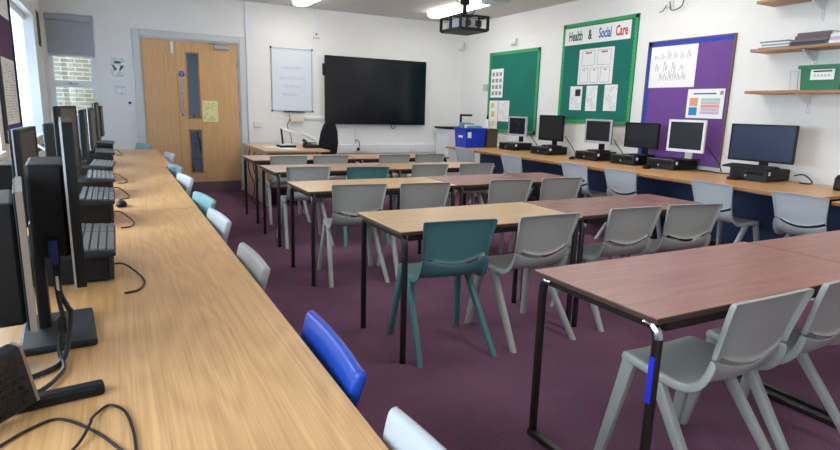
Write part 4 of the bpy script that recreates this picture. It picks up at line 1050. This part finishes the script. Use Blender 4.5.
# perforated speaker at the near end
t = thing('desktop_speaker', 'black perforated speaker leaning at the near end of the counter', 'speaker', (-.232, 1.185, ZL + .0005), R(37))
mt = Matrix.Rotation(R(-10), 4, 'Y')
b_ = MB().box(-.075, .068, -.02, .012, .0, .125, bev=.005, mtx=Matrix.Translation((0, 0, .012)) @ mt).build('case', M['charcoal'], t)
bx('side_strip', M['taupe'], (.0685, .074, -.018, .010, .002, .123), t).data.transform(Matrix.Translation((0, 0, .012)) @ mt)
d = MB()
for i in range(9):
    for j in range(7): d.box(-.068 + i * .014 + (.007 if j % 2 else 0), -.059 + i * .014 + (.007 if j % 2 else 0), -.0212, -.0202, .012 + j * .015, .020 + j * .015, mtx=Matrix.Translation((0, 0, .012)) @ mt)
d.build('vent', M['black_gloss'], t)
# cables on the window counter
cable('mouse_cable', [(-.33, 1.0, ZL + .004), (-.25, 1.07, ZL + .004), (-.213, 1.109, ZL + .004), (-.175, 1.149, ZL + .004), (-.13, 1.165, ZL + .004), (-.071, 1.093, ZL + .003), (-.032, 1.013, ZL + .004), (.02, .90, ZL + .004)], .0028, 'thin black cable curving across the near end of the counter', n=8)
cable('mouse_cable', [(-.15, .98, ZL + .004), (-.10, 1.045, ZL + .006), (-.078, 1.10, ZL + .016), (-.077, 1.12, ZL + .014), (-.069, 1.156, ZL + .006), (-.048, 1.183, ZL + .004), (-.022, 1.146, ZL + .004), (-.010, 1.071, ZL + .004), (-.007, 1.0, ZL + .004), (-.005, .90, ZL + .004)], .0028, 'thin black cable looping over another near the counter end', n=8)
t = thing('monitor_lead', 'blue plugged black screen cable hanging from the flat plate monitor', 'cable')
MB().tube(smooth_path([(-.147, 1.558, .95), (-.146, 1.555, .86), (-.132, 1.545, .82), (-.126, 1.54, .80), (-.134, 1.46, .745), (-.15, 1.42, .727), (-.185, 1.38, .727), (-.21, 1.37, .727)], 8), .006, 8).build('cable', M['cable'], t, smooth=True)
MB().tube(smooth_path([(-.150, 1.549, .95), (-.149, 1.54, .86), (-.143, 1.535, .80), (-.145, 1.53, .775), (-.150, 1.47, .742), (-.138, 1.40, .728), (-.15, 1.34, .728), (-.173, 1.295, .728), (-.20, 1.285, .728)], 8), .005, 8).build('cable', M['cable'], t, smooth=True)
bx('blue_plug', M['vga'], (-.159, -.138, 1.542, 1.562, .925, .985), t, bev=.004)
bx('white_tag', M['paper'], (-.150, -.144, 1.536, 1.5395, .865, .90), t)
bx('ferrite', M['cable'], (-.156, -.136, 1.522, 1.545, .762, .80), t, bev=.004)
for y, l in ((2.0, 'small black cable loop beside the nearest keyboard'), (3.05, 'small black cable loop beside the second keyboard'), (3.95, 'small black cable loop beside the third keyboard'), (4.72, 'small black cable loop beside the fourth keyboard'), (7.15, 'small black cable loop beside the last computer')):
    cable('usb_cable', [(-.036, y + .12, ZL + .05), (-.005, y + .12, ZL + .045), (.035, y + .10, ZL + .012), (.05, y + .02, ZL + .004), (.03, y - .06, ZL + .004), (-.01, y - .08, ZL + .004)], .0035, l)
cable('screen_cable', [(-.40, 3.9, 1.05), (-.30, 3.86, .98), (-.24, 3.84, .90), (-.26, 3.84, .80), (-.30, 3.72, .735), (-.36, 3.66, .729)], .008, 'pale cable curling behind the second window computer', 'cable_grey')

# ------------------------------------------------------------------ camera
cam = bpy.data.cameras.new('camera'); co = bpy.data.objects.new('camera', cam); C.objects.link(co)
f_, yaw, pitch, roll = 568.955, .490405, .200932, .0276555
F = Vector((math.sin(yaw) * math.cos(pitch), math.cos(yaw) * math.cos(pitch), -math.sin(pitch)))
Rt = Vector((math.cos(yaw), -math.sin(yaw), 0)); U = Rt.cross(F)
R2 = Rt * math.cos(roll) + U * math.sin(roll); U2 = -Rt * math.sin(roll) + U * math.cos(roll)
co.matrix_world = Matrix(((R2.x, U2.x, -F.x, 0), (R2.y, U2.y, -F.y, 0), (R2.z, U2.z, -F.z, 1.31), (0, 0, 0, 1)))
cam.sensor_width = 36; cam.lens = f_ * 36 / 840; cam.clip_start = .02; cam.clip_end = 100
S.camera = co

# ------------------------------------------------------------------ light
wd_ = bpy.data.worlds.new('overcast_sky'); S.world = wd_; wd_.use_nodes = True
bgn = wd_.node_tree.nodes['Background']; bgn.inputs[0].default_value = (.72, .86, 1, 1); bgn.inputs[1].default_value = 3.2
for (a, b), e in zip(wins, (110, 130, 80)):
    l = bpy.data.lights.new('daylight', 'AREA'); l.shape = 'RECTANGLE'; l.size = (b - a) * .96; l.size_y = WZ1 - WZ0 - .05
    l.energy = e; l.color = (.80, .90, 1)
    o = bpy.data.objects.new('daylight', l); C.objects.link(o)
    o.location = (XL - .45, (a + b) / 2, (WZ0 + WZ1) / 2); o.rotation_euler = (R(90), 0, R(-90))
vs = S.view_settings
S.display_settings.display_device = 'sRGB'
vs.view_transform = 'Standard'; vs.look = 'None'; vs.gamma = 1; vs.use_curve_mapping = False
vs.exposure = 0.2
